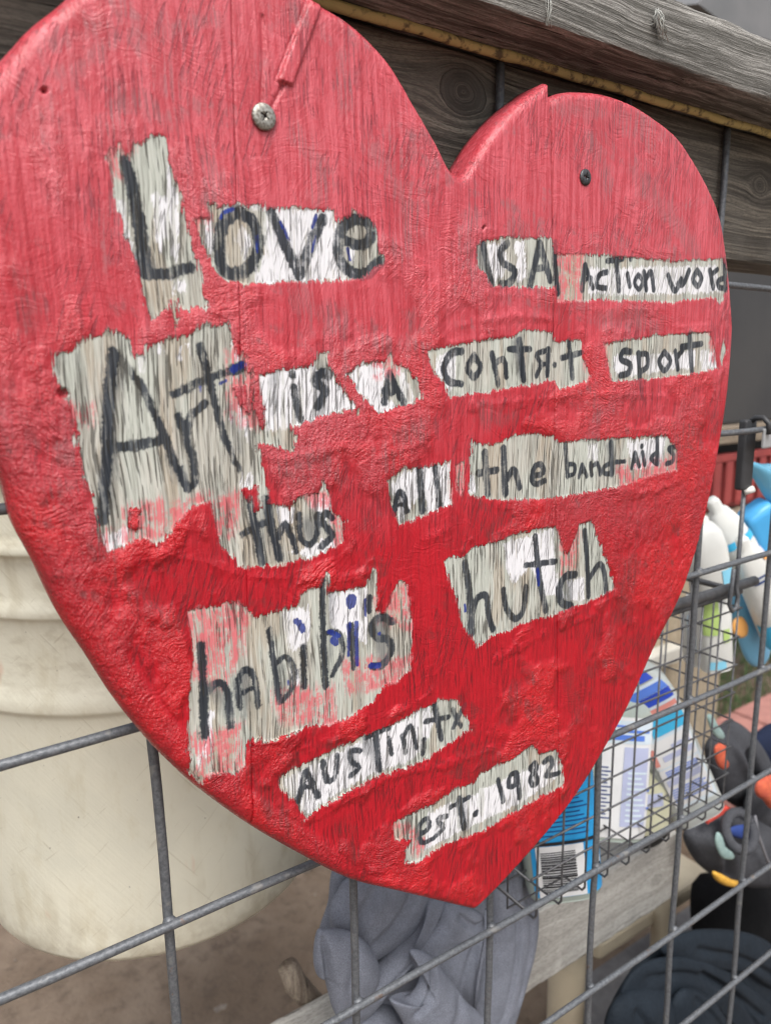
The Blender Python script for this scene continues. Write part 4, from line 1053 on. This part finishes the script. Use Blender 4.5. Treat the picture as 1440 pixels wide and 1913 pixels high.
lab_cyan = plast('label_cyan', (.06, .48, .80)); lab_dkblue = plast('label_dark_blue', (.03, .08, .55)); lab_mid = plast('label_mid_blue', (.10, .22, .70)); print_blk = plast('print_black', (.02, .02, .025)); print_nvy = plast('print_navy', (.02, .06, .22)); lab_pink = plast('label_coral', (.75, .30, .26)); lab_sky = plast('label_sky_blue', (.25, .62, .82)); lab_org = plast('label_orange', (.80, .36, .10)); lab_grn = plast('label_lime', (.50, .68, .22)); lab_ice = plast('label_ice', (.66, .76, .84)); grey_cap = plast('grey_cap', (.16, .165, .17))
FACE = (-.55, -.83, .10)
PROF = [(0, .2, .2), (.0, .86, .86), (.02, .96, .96), (.06, 1, 1), (.72, 1, 1), (.80, .9, .92), (.86, .62, .7), (.89, .38, .5), (.93, .36, .48), (1, .36, .48)]
def mkprof(w, d, sh=None): return [(t, a * w, b * d) for t, a, b in (sh or PROF)]

# blue-labelled sanitizer bottle, barcode to the front
b0 = P(1052, 1662, .052); b1 = P(1020, 1330, .060)
t = empty('bottle', b0, 'pale green bottle with bright blue label and black barcode, lowest in the wire basket', 'bottle')
B = Bottle(b0, b1, FACE, mkprof(.030, .017))
B.body('bottle_body', clearish.m, t)
lb = B.patch('label', lab_blue, t, [(.05, .70, -.80, 1.45)])
bc = B.patch('barcode_panel', lab_white, t, [(.055, .345, -.58, .32)], .0009)
rects = []; tt = .085; rg = random.Random(2)
while tt < .31:
    w_ = rg.choice([.0035, .006, .009]); rects.append((tt, tt + w_, -.42, .12)); tt += w_ + rg.choice([.004, .006, .008])
B.patch('barcode', print_blk, t, rects, .0014)
B.patch('seam_band', print_blk, t, [(.352, .368, -.55, .75)], .0013)
B.patch('printed_text', print_nvy, t, [(.40 + .024 * i, .405 + .024 * i, -.35 + .07 * (i % 2), .55 - .12 * (i % 3)) for i in range(9)], .0009)
B.patch('emblem_panel', lab_white, t, [(.17, .31, .62, 1.02)], .0009)
B.patch('emblem', print_blk, t, [(.185, .21, .66, .98), (.22, .26, .74, .9), (.268, .30, .68, .80), (.268, .30, .88, .98)], .0014)

# tall pale bottle with lilac and white label, leaning
b0 = P(1128, 1558, .075); b1 = P(1150, 1240, .095)
t = empty('bottle', b0, 'milky bottle with white and lilac label standing right of the blue label', 'bottle')
B = Bottle(b0, b1, FACE, mkprof(.034, .020))
B.body('bottle_body', clearish.m, t)
B.patch('label', lab_white, t, [(.03, .72, -.35, 1.0)])
B.patch('label_print', lab_lilac, t, [(.10, .55, .05, .75)], .0009)
B.patch('printed_text', lab_ice, t, [(.13 + .03 * i, .142 + .03 * i, .12, .68 - .1 * (i % 3)) for i in range(10)], .0014)
B.patch('printed_text', print_nvy, t, [(.14 + .022 * i, .147 + .022 * i, -.28, -.02 - .05 * (i % 2)) for i in range(14)], .0009)
B.patch('printed_text', lab_mid, t, [(.59, .62, -.1, .5), (.635, .65, 0, .7), (.665, .675, -.1, .3), (.2, .21, .8, .95), (.3, .31, .8, .95)], .0014)
B.patch('label_print', lab_ice, t, [(.57, .70, -.2, .85)], .0009)
# yellowish squat bottle
b0 = P(1190, 1545, .085); b1 = P(1172, 1330, .105)
t = empty('bottle', b0, 'yellowish cloudy bottle wedged between the lilac label and the leaning sanitizer', 'bottle')
B = Bottle(b0, b1, FACE, mkprof(.030, .022))
B.body('bottle_body', yellowish.m, t)
B.patch('label_print', lab_lilac, t, [(.25, .36, -.6, .5)])
# leaning sanitizer bottle with blue rings
b0 = P(1298, 1512, .066); b1 = P(1160, 1210, .085)
t = empty('bottle', b0, 'clear sanitizer bottle leaning left with blue rings, coral arc and white label', 'bottle')
B = Bottle(b0, b1, FACE, mkprof(.0265, .020), .40)
B.body('bottle_body', clear2.m, t)
B.patch('label', lab_ice, t, [(.14, .84, -.42, .62)])
B.patch('label_print', lab_white, t, [(.17, .40, -.45, .45), (.41, .56, -.5, .5)], .0009)
B.patch('label_print', lab_lilac, t, [(.30, .335, -.3, .3), (.44, .47, -.1, .4), (.49, .515, 0, .35)], .0013)
B.patch('label_print', lab_cyan, t, [(.58, .68, -.1, .62)], .0009)
B.patch('printed_text', lab_mid, t, [(.345 + .012 * i, .350 + .012 * i, -.2, .35 - .1 * (i % 2)) for i in range(4)] + [(.20 + .014 * i, .205 + .014 * i, -.3, .3 - .12 * (i % 2)) for i in range(6)], .0013)
B.patch('label_print', lab_pink, t, [(.43, .53, -.45, -.25), (.70, .725, -.4, .5)], .0013)
B.patch('label_print', lab_dkblue, t, [(.74, .79, -.5, .6), (.85, .90, -.45, .3)], .0009)
B.patch('label_print', lab_mid, t, [(.795, .83, -.5, .55)], .0013)
# dark tool with orange stripe in the basket
t = empty('black_pouch', P(1210, 1560, .11), 'black pouch with a thin orange stripe at the bottom of the basket', 'pouch')

# upper group, behind and above the basket rim
UPROF = [(0, .3, .3), (.0, .9, .9), (.03, 1, 1), (.62, 1, 1), (.80, .84, .80), (.90, .55, .5), (.915, .36, .4), (.98, .34, .38), (1, .26, .3)]
def ubottle(name, p0, p1, Y0, Y1, w, d, mat, label, cat, patches=(), prof=UPROF, e=.75, face=FACE):
    b0 = P(*p0, Y0); b1 = P(*p1, Y1)
    t = empty(name, b0, label, cat)
    B = Bottle(b0, b1, face, mkprof(w, d, prof), e); B.body('bottle_body', mat, t)
    for (nm, m_, rc, off) in patches: B.patch(nm, m_, t, rc, off)
    return t, B
whitep = plast('white_bottle_plastic', (.74, .75, .72), .4)
ubottle('bottle', (1446, 1150), (1328, 932), .075, .10, .018, .015, whitep, 'white tube bottle with a sky blue band, leaning left above the basket rim', 'bottle', [('band', lab_cyan, [(.66, .71, -1.4, 1.4)], .0005)])
ubottle('bottle', (1330, 1110), (1308, 965), .08, .085, .019, .015, whitep, 'white bottle half hidden behind the right edge of the heart', 'bottle', [('label', lab_sky, [(.0, .35, .2, 1.2)], .0005)])
ubottle('bottle', (1458, 1195), (1384, 1005), .055, .06, .017, .014, whitep, 'white bottle with bright blue lower end crossing the fence wire', 'bottle', [('label', lab_cyan, [(.01, .26, -1.5, 1.5)], .0005), ('printed_text', print_nvy, [(.66, .675, -.5, .6), (.70, .712, -.4, .4)], .0009), ('label_print', lab_org, [(.80, .84, .5, 1.0)], .0009)])
ubottle('bottle', (1336, 1246), (1330, 1085), .085, .085, .016, .013, whitep, 'white bottle with lime green label near the basket end', 'bottle', [('label', lab_grn, [(.45, .98, -1.0, .0)], .0005), ('label_print', lab_grn, [(.35, .5, .1, .5)], .0006), ('label_print', lab_sky, [(.05, .14, -.6, .2)], .0006)])
ubottle('bottle', (1308, 1235), (1300, 1095), .12, .12, .017, .013, whitep, 'small pale bottle standing at the back of the basket beside the lime label', 'bottle', [('label', lab_ice, [(.2, .7, -1, 1)], .0005)])
# sky blue pouch with orange spot
def pillow(name, outline, Y, bulge, mat, parent, back=.5, creases=(), nr=26, nt=96, jitter=.0, seed=1, center=None, power=2.4, tiltY=0.0, lump=0.0, lumpf=18):
    """soft closed body: outline in photo pixels on the plane y = Y; creases: (pts, width, depth) depth>0 sinks"""
    o = np.array([P(a, b, Y) for a, b in catmull(outline, 8, True)])
    c = np.array(P(*center, Y)) if center else o.mean(0)
    seg = np.linalg.norm(np.diff(np.vstack([o, o[:1]]), axis=0), axis=1); L = np.r_[0, np.cumsum(seg)]
    q = np.linspace(0, L[-1], nt, endpoint=False); oo = np.vstack([o, o[:1]])
    ring = np.stack([np.interp(q, L, oo[:, i]) for i in range(3)], -1)
    r = np.linspace(0, 1, nr)[1:]; r = 1 - (1 - r) ** 1.3
    cr = [(np.array([P(a, b, Y)[[0, 2]] for a, b in catmull(pts, 5)]), w, d) for pts, w, d in creases]
    rg = np.random.default_rng(seed); ph = rg.random((6, 3)) * 6.28; fr = rg.normal(size=(6, 2)) * lumpf
    def disp(x, z, rr_):
        d = np.zeros_like(x)
        for pts, w, dep in cr:
            m = np.full(x.shape, 1e9)
            for p, q_ in zip(pts[:-1], pts[1:]):
                e = q_ - p; L2 = max(e @ e, 1e-12); t_ = np.clip(((x - p[0]) * e[0] + (z - p[1]) * e[1]) / L2, 0, 1)
                m = np.minimum(m, np.hypot(x - p[0] - t_ * e[0], z - p[1] - t_ * e[1]))
            d += dep * np.exp(-(m / w) ** 2 * 1.2) * (1 - rr_ ** 8)
        for k in range(6): d += lump / 3 * np.sin(fr[k, 0] * x + fr[k, 1] * z + ph[k, 0]) * (1 - rr_ ** 4)
        return d
    V = [None]; rows = []
    allv = []
    for side, bl in ((-1, bulge), (1, bulge * back)):
        vs = []
        for rr_ in r:
            p = c + (ring - c) * rr_
            y = side * bl * (1 - rr_ ** power) ** .5
            p = p.copy(); x, z = p[:, 0].copy(), p[:, 2].copy()
            p[:, 1] = Y + y + tiltY * (z - c[2])
            if side < 0: p[:, 1] += disp(x, z, rr_)
            vs.append(p)
        cc = c.copy(); cc[1] = Y + side * bl
        if side < 0: cc[1] += float(disp(np.array([c[0]]), np.array([c[2]]), 0)[0])
        allv.append((cc, vs))
    verts = []; faces = []
    (cf, vf), (cb, vb) = allv
    verts.append(cf)
    for p in vf: verts += list(p)
    nF = len(verts); verts.append(cb)
    for p in vb[:-1]: verts += list(p)
    def fi(i, k): return 1 + i * nt + k % nt
    def bi(i, k): return (nF + 1 + i * nt + k % nt) if i < len(r) - 1 else fi(i, k)
    for k in range(nt):
        faces.append((0, fi(0, k), fi(0, k + 1))); faces.append((nF, bi(0, k + 1), bi(0, k)))
        for i in range(len(r) - 1):
            faces.append((fi(i, k), fi(i + 1, k), fi(i + 1, k + 1), fi(i, k + 1)))
            faces.append((bi(i, k), bi(i, k + 1), bi(i + 1, k + 1), bi(i + 1, k)))
    me = bpy.data.meshes.new(name); me.from_pydata([tuple(v) for v in verts], [], faces); 
    bm = bmesh.new(); bm.from_mesh(me); bmesh.ops.recalc_face_normals(bm, faces=bm.faces); bm.to_mesh(me); bm.free()
    for p in me.polygons: p.use_smooth = True
    return link(name, me, mat, parent)
sky_film = plast('sky_blue_film', (.20, .52, .78), .3)
t = empty('pouch', P(1415, 1240, .08), 'sky blue pouch with an orange spot hanging beyond the basket end', 'pouch')
pillow('pouch_body', [(1366, 1090), (1395, 1080), (1425, 1130), (1436, 1190), (1430, 1235), (1410, 1246), (1392, 1230), (1378, 1190), (1368, 1150)], .085, .010, sky_film, t, nr=14, nt=48)
pillow('orange_spot', [(1370, 1158), (1385, 1152), (1396, 1168), (1394, 1188), (1380, 1192), (1368, 1180)], .074, .003, plast('orange_print', (.85, .42, .12)), t, nr=6, nt=24)
t2 = empty('blue_pouch', P(1430, 900, .09), 'shiny light blue pointed pouch under the bracket at the right edge', 'pouch')
pillow('pouch_body', [(1392, 862), (1420, 866), (1470, 868), (1500, 900), (1470, 960), (1440, 942), (1415, 905)], .09, .014, plast('light_blue_film', (.16, .46, .66), .25), t2, nr=14, nt=48)
ubottle('bottle', (1475, 1090), (1408, 950), .088, .095, .017, .012, plast('azure_plastic', (.08, .42, .80), .35), 'azure blue angular bottle pointing up left at the right edge', 'bottle', prof=[(0, .3, .3), (.0, .95, .9), (.05, 1, 1), (.93, .95, .95), (1, .85, .85)], e=.35)
ubottle('bottle', (1412, 1060), (1402, 1018), .095, .095, .011, .010, plast('pale_lilac_cap', (.62, .60, .68), .4), 'small pale lilac bottle cap showing behind the white bottles', 'bottle cap')

pillow('pouch_body', [(1170, 1560), (1190, 1520), (1225, 1490), (1245, 1505), (1250, 1540), (1225, 1575), (1190, 1585)], .115, .012, simple('black_pouch_cloth', (.02, .02, .02), rough=.8, scale=90), bpy.data.objects['black_pouch'], nr=14, nt=48)
tube('stripe', [tuple(P(1208, 1550, .1015)), tuple(P(1222, 1525, .1005)), tuple(P(1240, 1508, .1015))], .0016, plast('orange_stripe', (.60, .30, .05)), bpy.data.objects['black_pouch'], 6)

# ================================================================== CLOTHES AND SHOES
def cloth_mat(name, c1, c2, rough=.95, fuzz=1400, sheen=.0):
    t = NT(name); a = t.noise(fuzz, 3, .7); b = t.noise(45, 4, .6)
    col = t.mix(a.ss(.35, .65), c1, c2); col = t.mix(b.ss(.4, .7) * .4, col, tuple(v * .72 for v in c1))
    t.color(col); t.set(Roughness=rough, Specular_IOR_Level=.2); t.bump(a * .6 + b * 2, .0012); return t.m
fleece = cloth_mat('grey_fleece', (.155, .168, .205), (.25, .265, .315))
t = empty('fleece_jacket', P(800, 1850, .10), 'crumpled blue grey fleece cloth draped over the bench below the heart tip', 'fleece')
def folds(name, parent, mat, items, **k):
    for n, (ol, Y, b, cr) in enumerate(items):
        pillow(name, ol, Y, b, mat, parent, back=.7, nr=44, nt=170, seed=50 + n, lump=k.get('lump', .0012), lumpf=k.get('lumpf', 55), power=k.get('power', 2.2), creases=cr)
pillow('cloth', [(640, 1600), (800, 1570), (930, 1570), (985, 1620), (1000, 1690), (996, 1760), (975, 1850), (945, 1930), (860, 1990), (760, 1990), (700, 1930), (640, 1880), (605, 1820), (595, 1750), (612, 1690)], .094, .018, fleece, t,
       back=.5, nr=90, nt=260, lump=.0015, lumpf=40, seed=4, power=4, creases=[([(850, 1780), (870, 1840), (850, 1880)], .012, .012)])
folds('fold', t, fleece, [
 ([(905, 1560), (960, 1570), (988, 1622), (1001, 1695), (996, 1765), (975, 1850), (945, 1935), (915, 1990), (872, 1985), (878, 1900), (890, 1820), (903, 1720), (900, 1640)], .082, .016, [([(935, 1620), (948, 1720), (930, 1850), (905, 1930)], .0035, .004), ([(965, 1640), (975, 1740), (955, 1850)], .004, .003)]),
 ([(655, 1640), (740, 1620), (815, 1640), (812, 1690), (770, 1742), (700, 1790), (655, 1800), (625, 1760), (616, 1705), (632, 1665)], .080, .014, [([(690, 1650), (660, 1700), (650, 1760)], .006, .004), ([(760, 1650), (730, 1700), (690, 1745)], .006, .005)]),
 ([(800, 1680), (838, 1690), (812, 1742), (765, 1795), (715, 1850), (672, 1905), (640, 1915), (634, 1885), (680, 1835), (735, 1782), (780, 1730)], .070, .011, [([(822, 1700), (770, 1770), (700, 1845)], .0022, .004)]),
 ([(835, 1688), (885, 1700), (902, 1715), (890, 1742), (850, 1752), (815, 1780), (790, 1812), (760, 1800), (780, 1760), (815, 1725)], .066, .010, [([(850, 1705), (875, 1722), (895, 1720)], .003, .004)]),
 ([(812, 1770), (870, 1745), (898, 1740), (893, 1800), (880, 1870), (878, 1930), (850, 1900), (822, 1850), (800, 1810)], .078, .012, [([(885, 1750), (850, 1820), (862, 1890)], .005, .005)]),
 ([(592, 1744), (606, 1736), (655, 1741), (690, 1768), (708, 1815), (690, 1860), (655, 1895), (628, 1898), (612, 1850), (606, 1826), (592, 1822), (586, 1790)], .063, .012, [([(597, 1748), (606, 1822)], .0025, .005), ([(655, 1760), (640, 1830), (645, 1880)], .005, .003)]),
 ([(728, 1868), (758, 1868), (782, 1840), (786, 1800), (765, 1782), (772, 1774), (800, 1782), (832, 1818), (868, 1868), (912, 1915), (912, 1990), (780, 1990), (752, 1912)], .052, .010, [([(800, 1792), (792, 1850), (768, 1880)], .003, .004), ([(850, 1860), (830, 1930)], .006, .003)]),
 ([(560, 1990), (610, 1925), (660, 1895), (720, 1880), (760, 1905), (775, 1990)], .075, .012, []),
])
tube('seam_piping', [tuple(P(908, 1700, .062)), tuple(P(905, 1760, .061)), tuple(P(893, 1830, .061)), tuple(P(884, 1900, .062))], .0014, fleece, t, 8)

# stick and weathered offcut by the bench
stick_m = wood('dry_stick_wood', (.36, .30, .23), (.17, .13, .10), axis='z', plane='x', freq=300)
stick = tube('dry_stick', [tuple(P(538, 1806, .17)), tuple(P(552, 1838, .168)), tuple(P(580, 1868, .168)), tuple(P(640, 1930, .17))], [.0085, .0095, .009, .0095], stick_m, None, 12)
tag(stick, 'short weathered stick leaning on the bench below the bucket', 'stick')

# dark navy padded jacket, bottom right
navy = cloth_mat('navy_jacket_cloth', (.009, .014, .021), (.015, .022, .031), rough=.75, fuzz=600, sheen=.0)
t = empty('padded_jacket', P(1300, 1900, .07), 'dark navy padded jacket bundled at the bottom right corner', 'jacket')
pillow('jacket_body', [(1130, 1930), (1145, 1870), (1190, 1800), (1240, 1755), (1320, 1738), (1400, 1745), (1460, 1780), (1560, 1850), (1600, 1980), (1500, 2080), (1300, 2100), (1150, 2020)], .095, .030, navy, t, back=.4, nr=70, nt=220, lump=.002, lumpf=26, seed=3, power=3)
folds('jacket_fold', t, navy, [
 ([(1232, 1764), (1300, 1738), (1395, 1743), (1455, 1775), (1540, 1850), (1500, 1880), (1430, 1845), (1370, 1805), (1310, 1788), (1250, 1792)], .074, .014, [([(1290, 1765), (1370, 1780), (1440, 1820)], .004, .004)]),
 ([(1160, 1850), (1195, 1805), (1250, 1788), (1320, 1795), (1380, 1830), (1440, 1880), (1500, 1960), (1450, 1990), (1390, 1930), (1330, 1870), (1270, 1840), (1210, 1845), (1165, 1885)], .066, .013, [([(1200, 1822), (1270, 1812), (1340, 1835), (1410, 1890)], .004, .005), ([(1300, 1810), (1360, 1850), (1400, 1910)], .003, .004)]),
 ([(1128, 1960), (1140, 1890), (1180, 1850), (1240, 1845), (1262, 1880), (1250, 1950), (1240, 2010), (1140, 2010)], .062, .020, [([(1170, 1880), (1200, 1930), (1195, 1990)], .006, .005)]),
 ([(1248, 1960), (1252, 1885), (1276, 1848), (1318, 1858), (1352, 1900), (1385, 1960), (1390, 2020), (1260, 2020)], .050, .016, [([(1290, 1860), (1330, 1910), (1345, 1970)], .005, .005)]),
 ([(1385, 1990), (1400, 1930), (1450, 1900), (1520, 1950), (1520, 2030), (1400, 2030)], .060, .018, []),
], lump=.0012)
zj = P(1300, 2085, .095)[2]; xa, xb = P(1150, 2020, .095)[0], P(1600, 1980, .095)[0]
t2 = empty('storage_box', ((xa + xb) / 2, .13, GZ_), 'low grey plastic storage box the navy jacket and black bag are piled on', 'box')
box('box_body', (xa + .15, .055, GZ_), (xb + .05, .30, zj - .012), simple('grey_tote_plastic', (.10, .10, .11), rough=.6), t2, .008)
box('lid', (xa + .142, .048, zj - .011), (xb + .058, .308, zj + .004), simple('grey_tote_lid', (.14, .14, .15), rough=.6), t2, .004)
black_c = cloth_mat('black_cloth', (.006, .006, .007), (.010, .010, .011), fuzz=500, sheen=.0)
t = empty('black_bag', P(1400, 1740, .185), 'black cloth bag in the shade under the shoes', 'bag')
pillow('bag_body', [(1296, 1655), (1350, 1630), (1460, 1620), (1600, 1650), (1650, 1800), (1600, 1900), (1400, 1900), (1310, 1800)], .185, .065, black_c, t, nr=24, nt=80, lump=.006)

# charcoal sneakers piled on the bench end
char = cloth_mat('charcoal_knit', (.050, .052, .060), (.080, .083, .093), fuzz=700, rough=.85, sheen=.0)
mint = simple('mint_rubber', (.30, .42, .40), (.22, .32, .31), rough=.8, scale=150, bump=.0003); orange = simple('orange_foam', (.62, .13, .06), (.42, .07, .04), rough=.85, scale=120, bump=.0004); yel = simple('yellow_sole', (.68, .38, .05), (.50, .27, .04), rough=.7, scale=120, bump=.0003); royal = plast('royal_blue_lining', (.02, .05, .22), .8); grey_pipe = plast('grey_piping', (.20, .20, .22), .6)
t = empty('sneaker', P(1380, 1640, .09), 'charcoal sneaker with blue lining, mint patch and yellow heel edge in front of the bag', 'shoe')
pillow('upper', [(1278, 1560), (1310, 1530), (1350, 1520), (1390, 1508), (1425, 1512), (1470, 1560), (1500, 1640), (1480, 1680), (1430, 1655), (1385, 1652), (1340, 1640), (1300, 1610)], .100, .030, char, t, nr=44, nt=160, lump=.002, seed=21, center=(1385, 1590),
       creases=[([(1330, 1545), (1326, 1580), (1333, 1620)], .005, .010), ([(1300, 1550), (1310, 1600)], .006, -.006), ([(1418, 1515), (1428, 1590), (1455, 1650)], .005, .012)])
c0 = P(1382, 1553, .064)
ring = [(c0[0] + .0215 * math.cos(a) + .003 * math.sin(a), c0[1] + .010 * math.sin(a) * 1.2, c0[2] + .0125 * math.sin(a)) for a in np.linspace(0, 2 * math.pi, 33)]
tube('collar', ring, .0052, char, t, 12)
pillow('lining', [(1362, 1548), (1385, 1541), (1405, 1548), (1408, 1562), (1385, 1568), (1364, 1560)], .068, .004, royal, t, nr=8, nt=32)
pillow('mint_patch', [(1338, 1556), (1345, 1558), (1350, 1578), (1370, 1596), (1368, 1606), (1350, 1604), (1340, 1590), (1335, 1572)], .0585, .0030, mint, t, nr=8, nt=40)
pillow('sole_edge', [(1330, 1628), (1345, 1632), (1368, 1644), (1382, 1648), (1375, 1656), (1352, 1654), (1334, 1642)], .066, .006, yel, t, nr=8, nt=40)
tube('piping', [tuple(P(1410, 1525, .062)), tuple(P(1416, 1560, .060)), tuple(P(1430, 1600, .062)), tuple(P(1448, 1640, .066))], .0016, grey_pipe, t, 8)
t = empty('sneaker', P(1380, 1480, .11), 'charcoal sneaker with a mint stripe and orange tongue, behind the basket end', 'shoe')
pillow('upper', [(1318, 1400), (1340, 1365), (1362, 1345), (1390, 1360), (1420, 1400), (1440, 1450), (1460, 1500), (1440, 1540), (1400, 1520), (1362, 1500), (1335, 1470)], .125, .026, char, t, nr=40, nt=140, lump=.003, seed=31,
       creases=[([(1370, 1400), (1392, 1450), (1430, 1490)], .007, .016), ([(1345, 1380), (1362, 1420), (1390, 1480)], .006, -.006)])
pillow('mint_stripe', [(1320, 1338), (1328, 1335), (1340, 1355), (1352, 1372), (1350, 1382), (1338, 1378), (1326, 1360)], .098, .0030, mint, t, nr=8, nt=40)
pillow('orange_tongue', [(1334, 1398), (1345, 1388), (1356, 1396), (1352, 1412), (1360, 1430), (1350, 1438), (1338, 1425)], .094, .004, orange, t, nr=8, nt=40)
t = empty('sneaker', P(1430, 1500, .09), 'charcoal sneaker with a bright orange heel cut off by the right edge', 'shoe')
pillow('upper', [(1395, 1530), (1400, 1480), (1430, 1450), (1500, 1440), (1560, 1500), (1540, 1560), (1450, 1560)], .095, .028, char, t, nr=30, nt=100, lump=.002, seed=41)
pillow('orange_heel', [(1412, 1466), (1428, 1452), (1455, 1450), (1460, 1500), (1440, 1512), (1425, 1495), (1412, 1485)], .064, .007, orange, t, nr=10, nt=40)
t = empty('red_strap', P(1345, 1525, .085), 'short red webbing strap between the sneakers', 'strap')
box('webbing', tuple(P(1322, 1534, .080)), tuple(P(1362, 1514, .080) + np.array([0, .004, 0])), plast('red_webbing', (.55, .06, .04), .8), t, .001)
t = empty('navy_cap', P(1430, 1420, .16), 'dark navy cloth bundle behind the sneakers at the right edge', 'cloth')
pillow('cloth', [(1400, 1400), (1420, 1365), (1460, 1350), (1520, 1380), (1530, 1440), (1470, 1470), (1420, 1450)], .16, .025, cloth_mat('navy_cloth', (.012, .018, .040), (.018, .025, .055)), t, nr=20, nt=70, lump=.003)
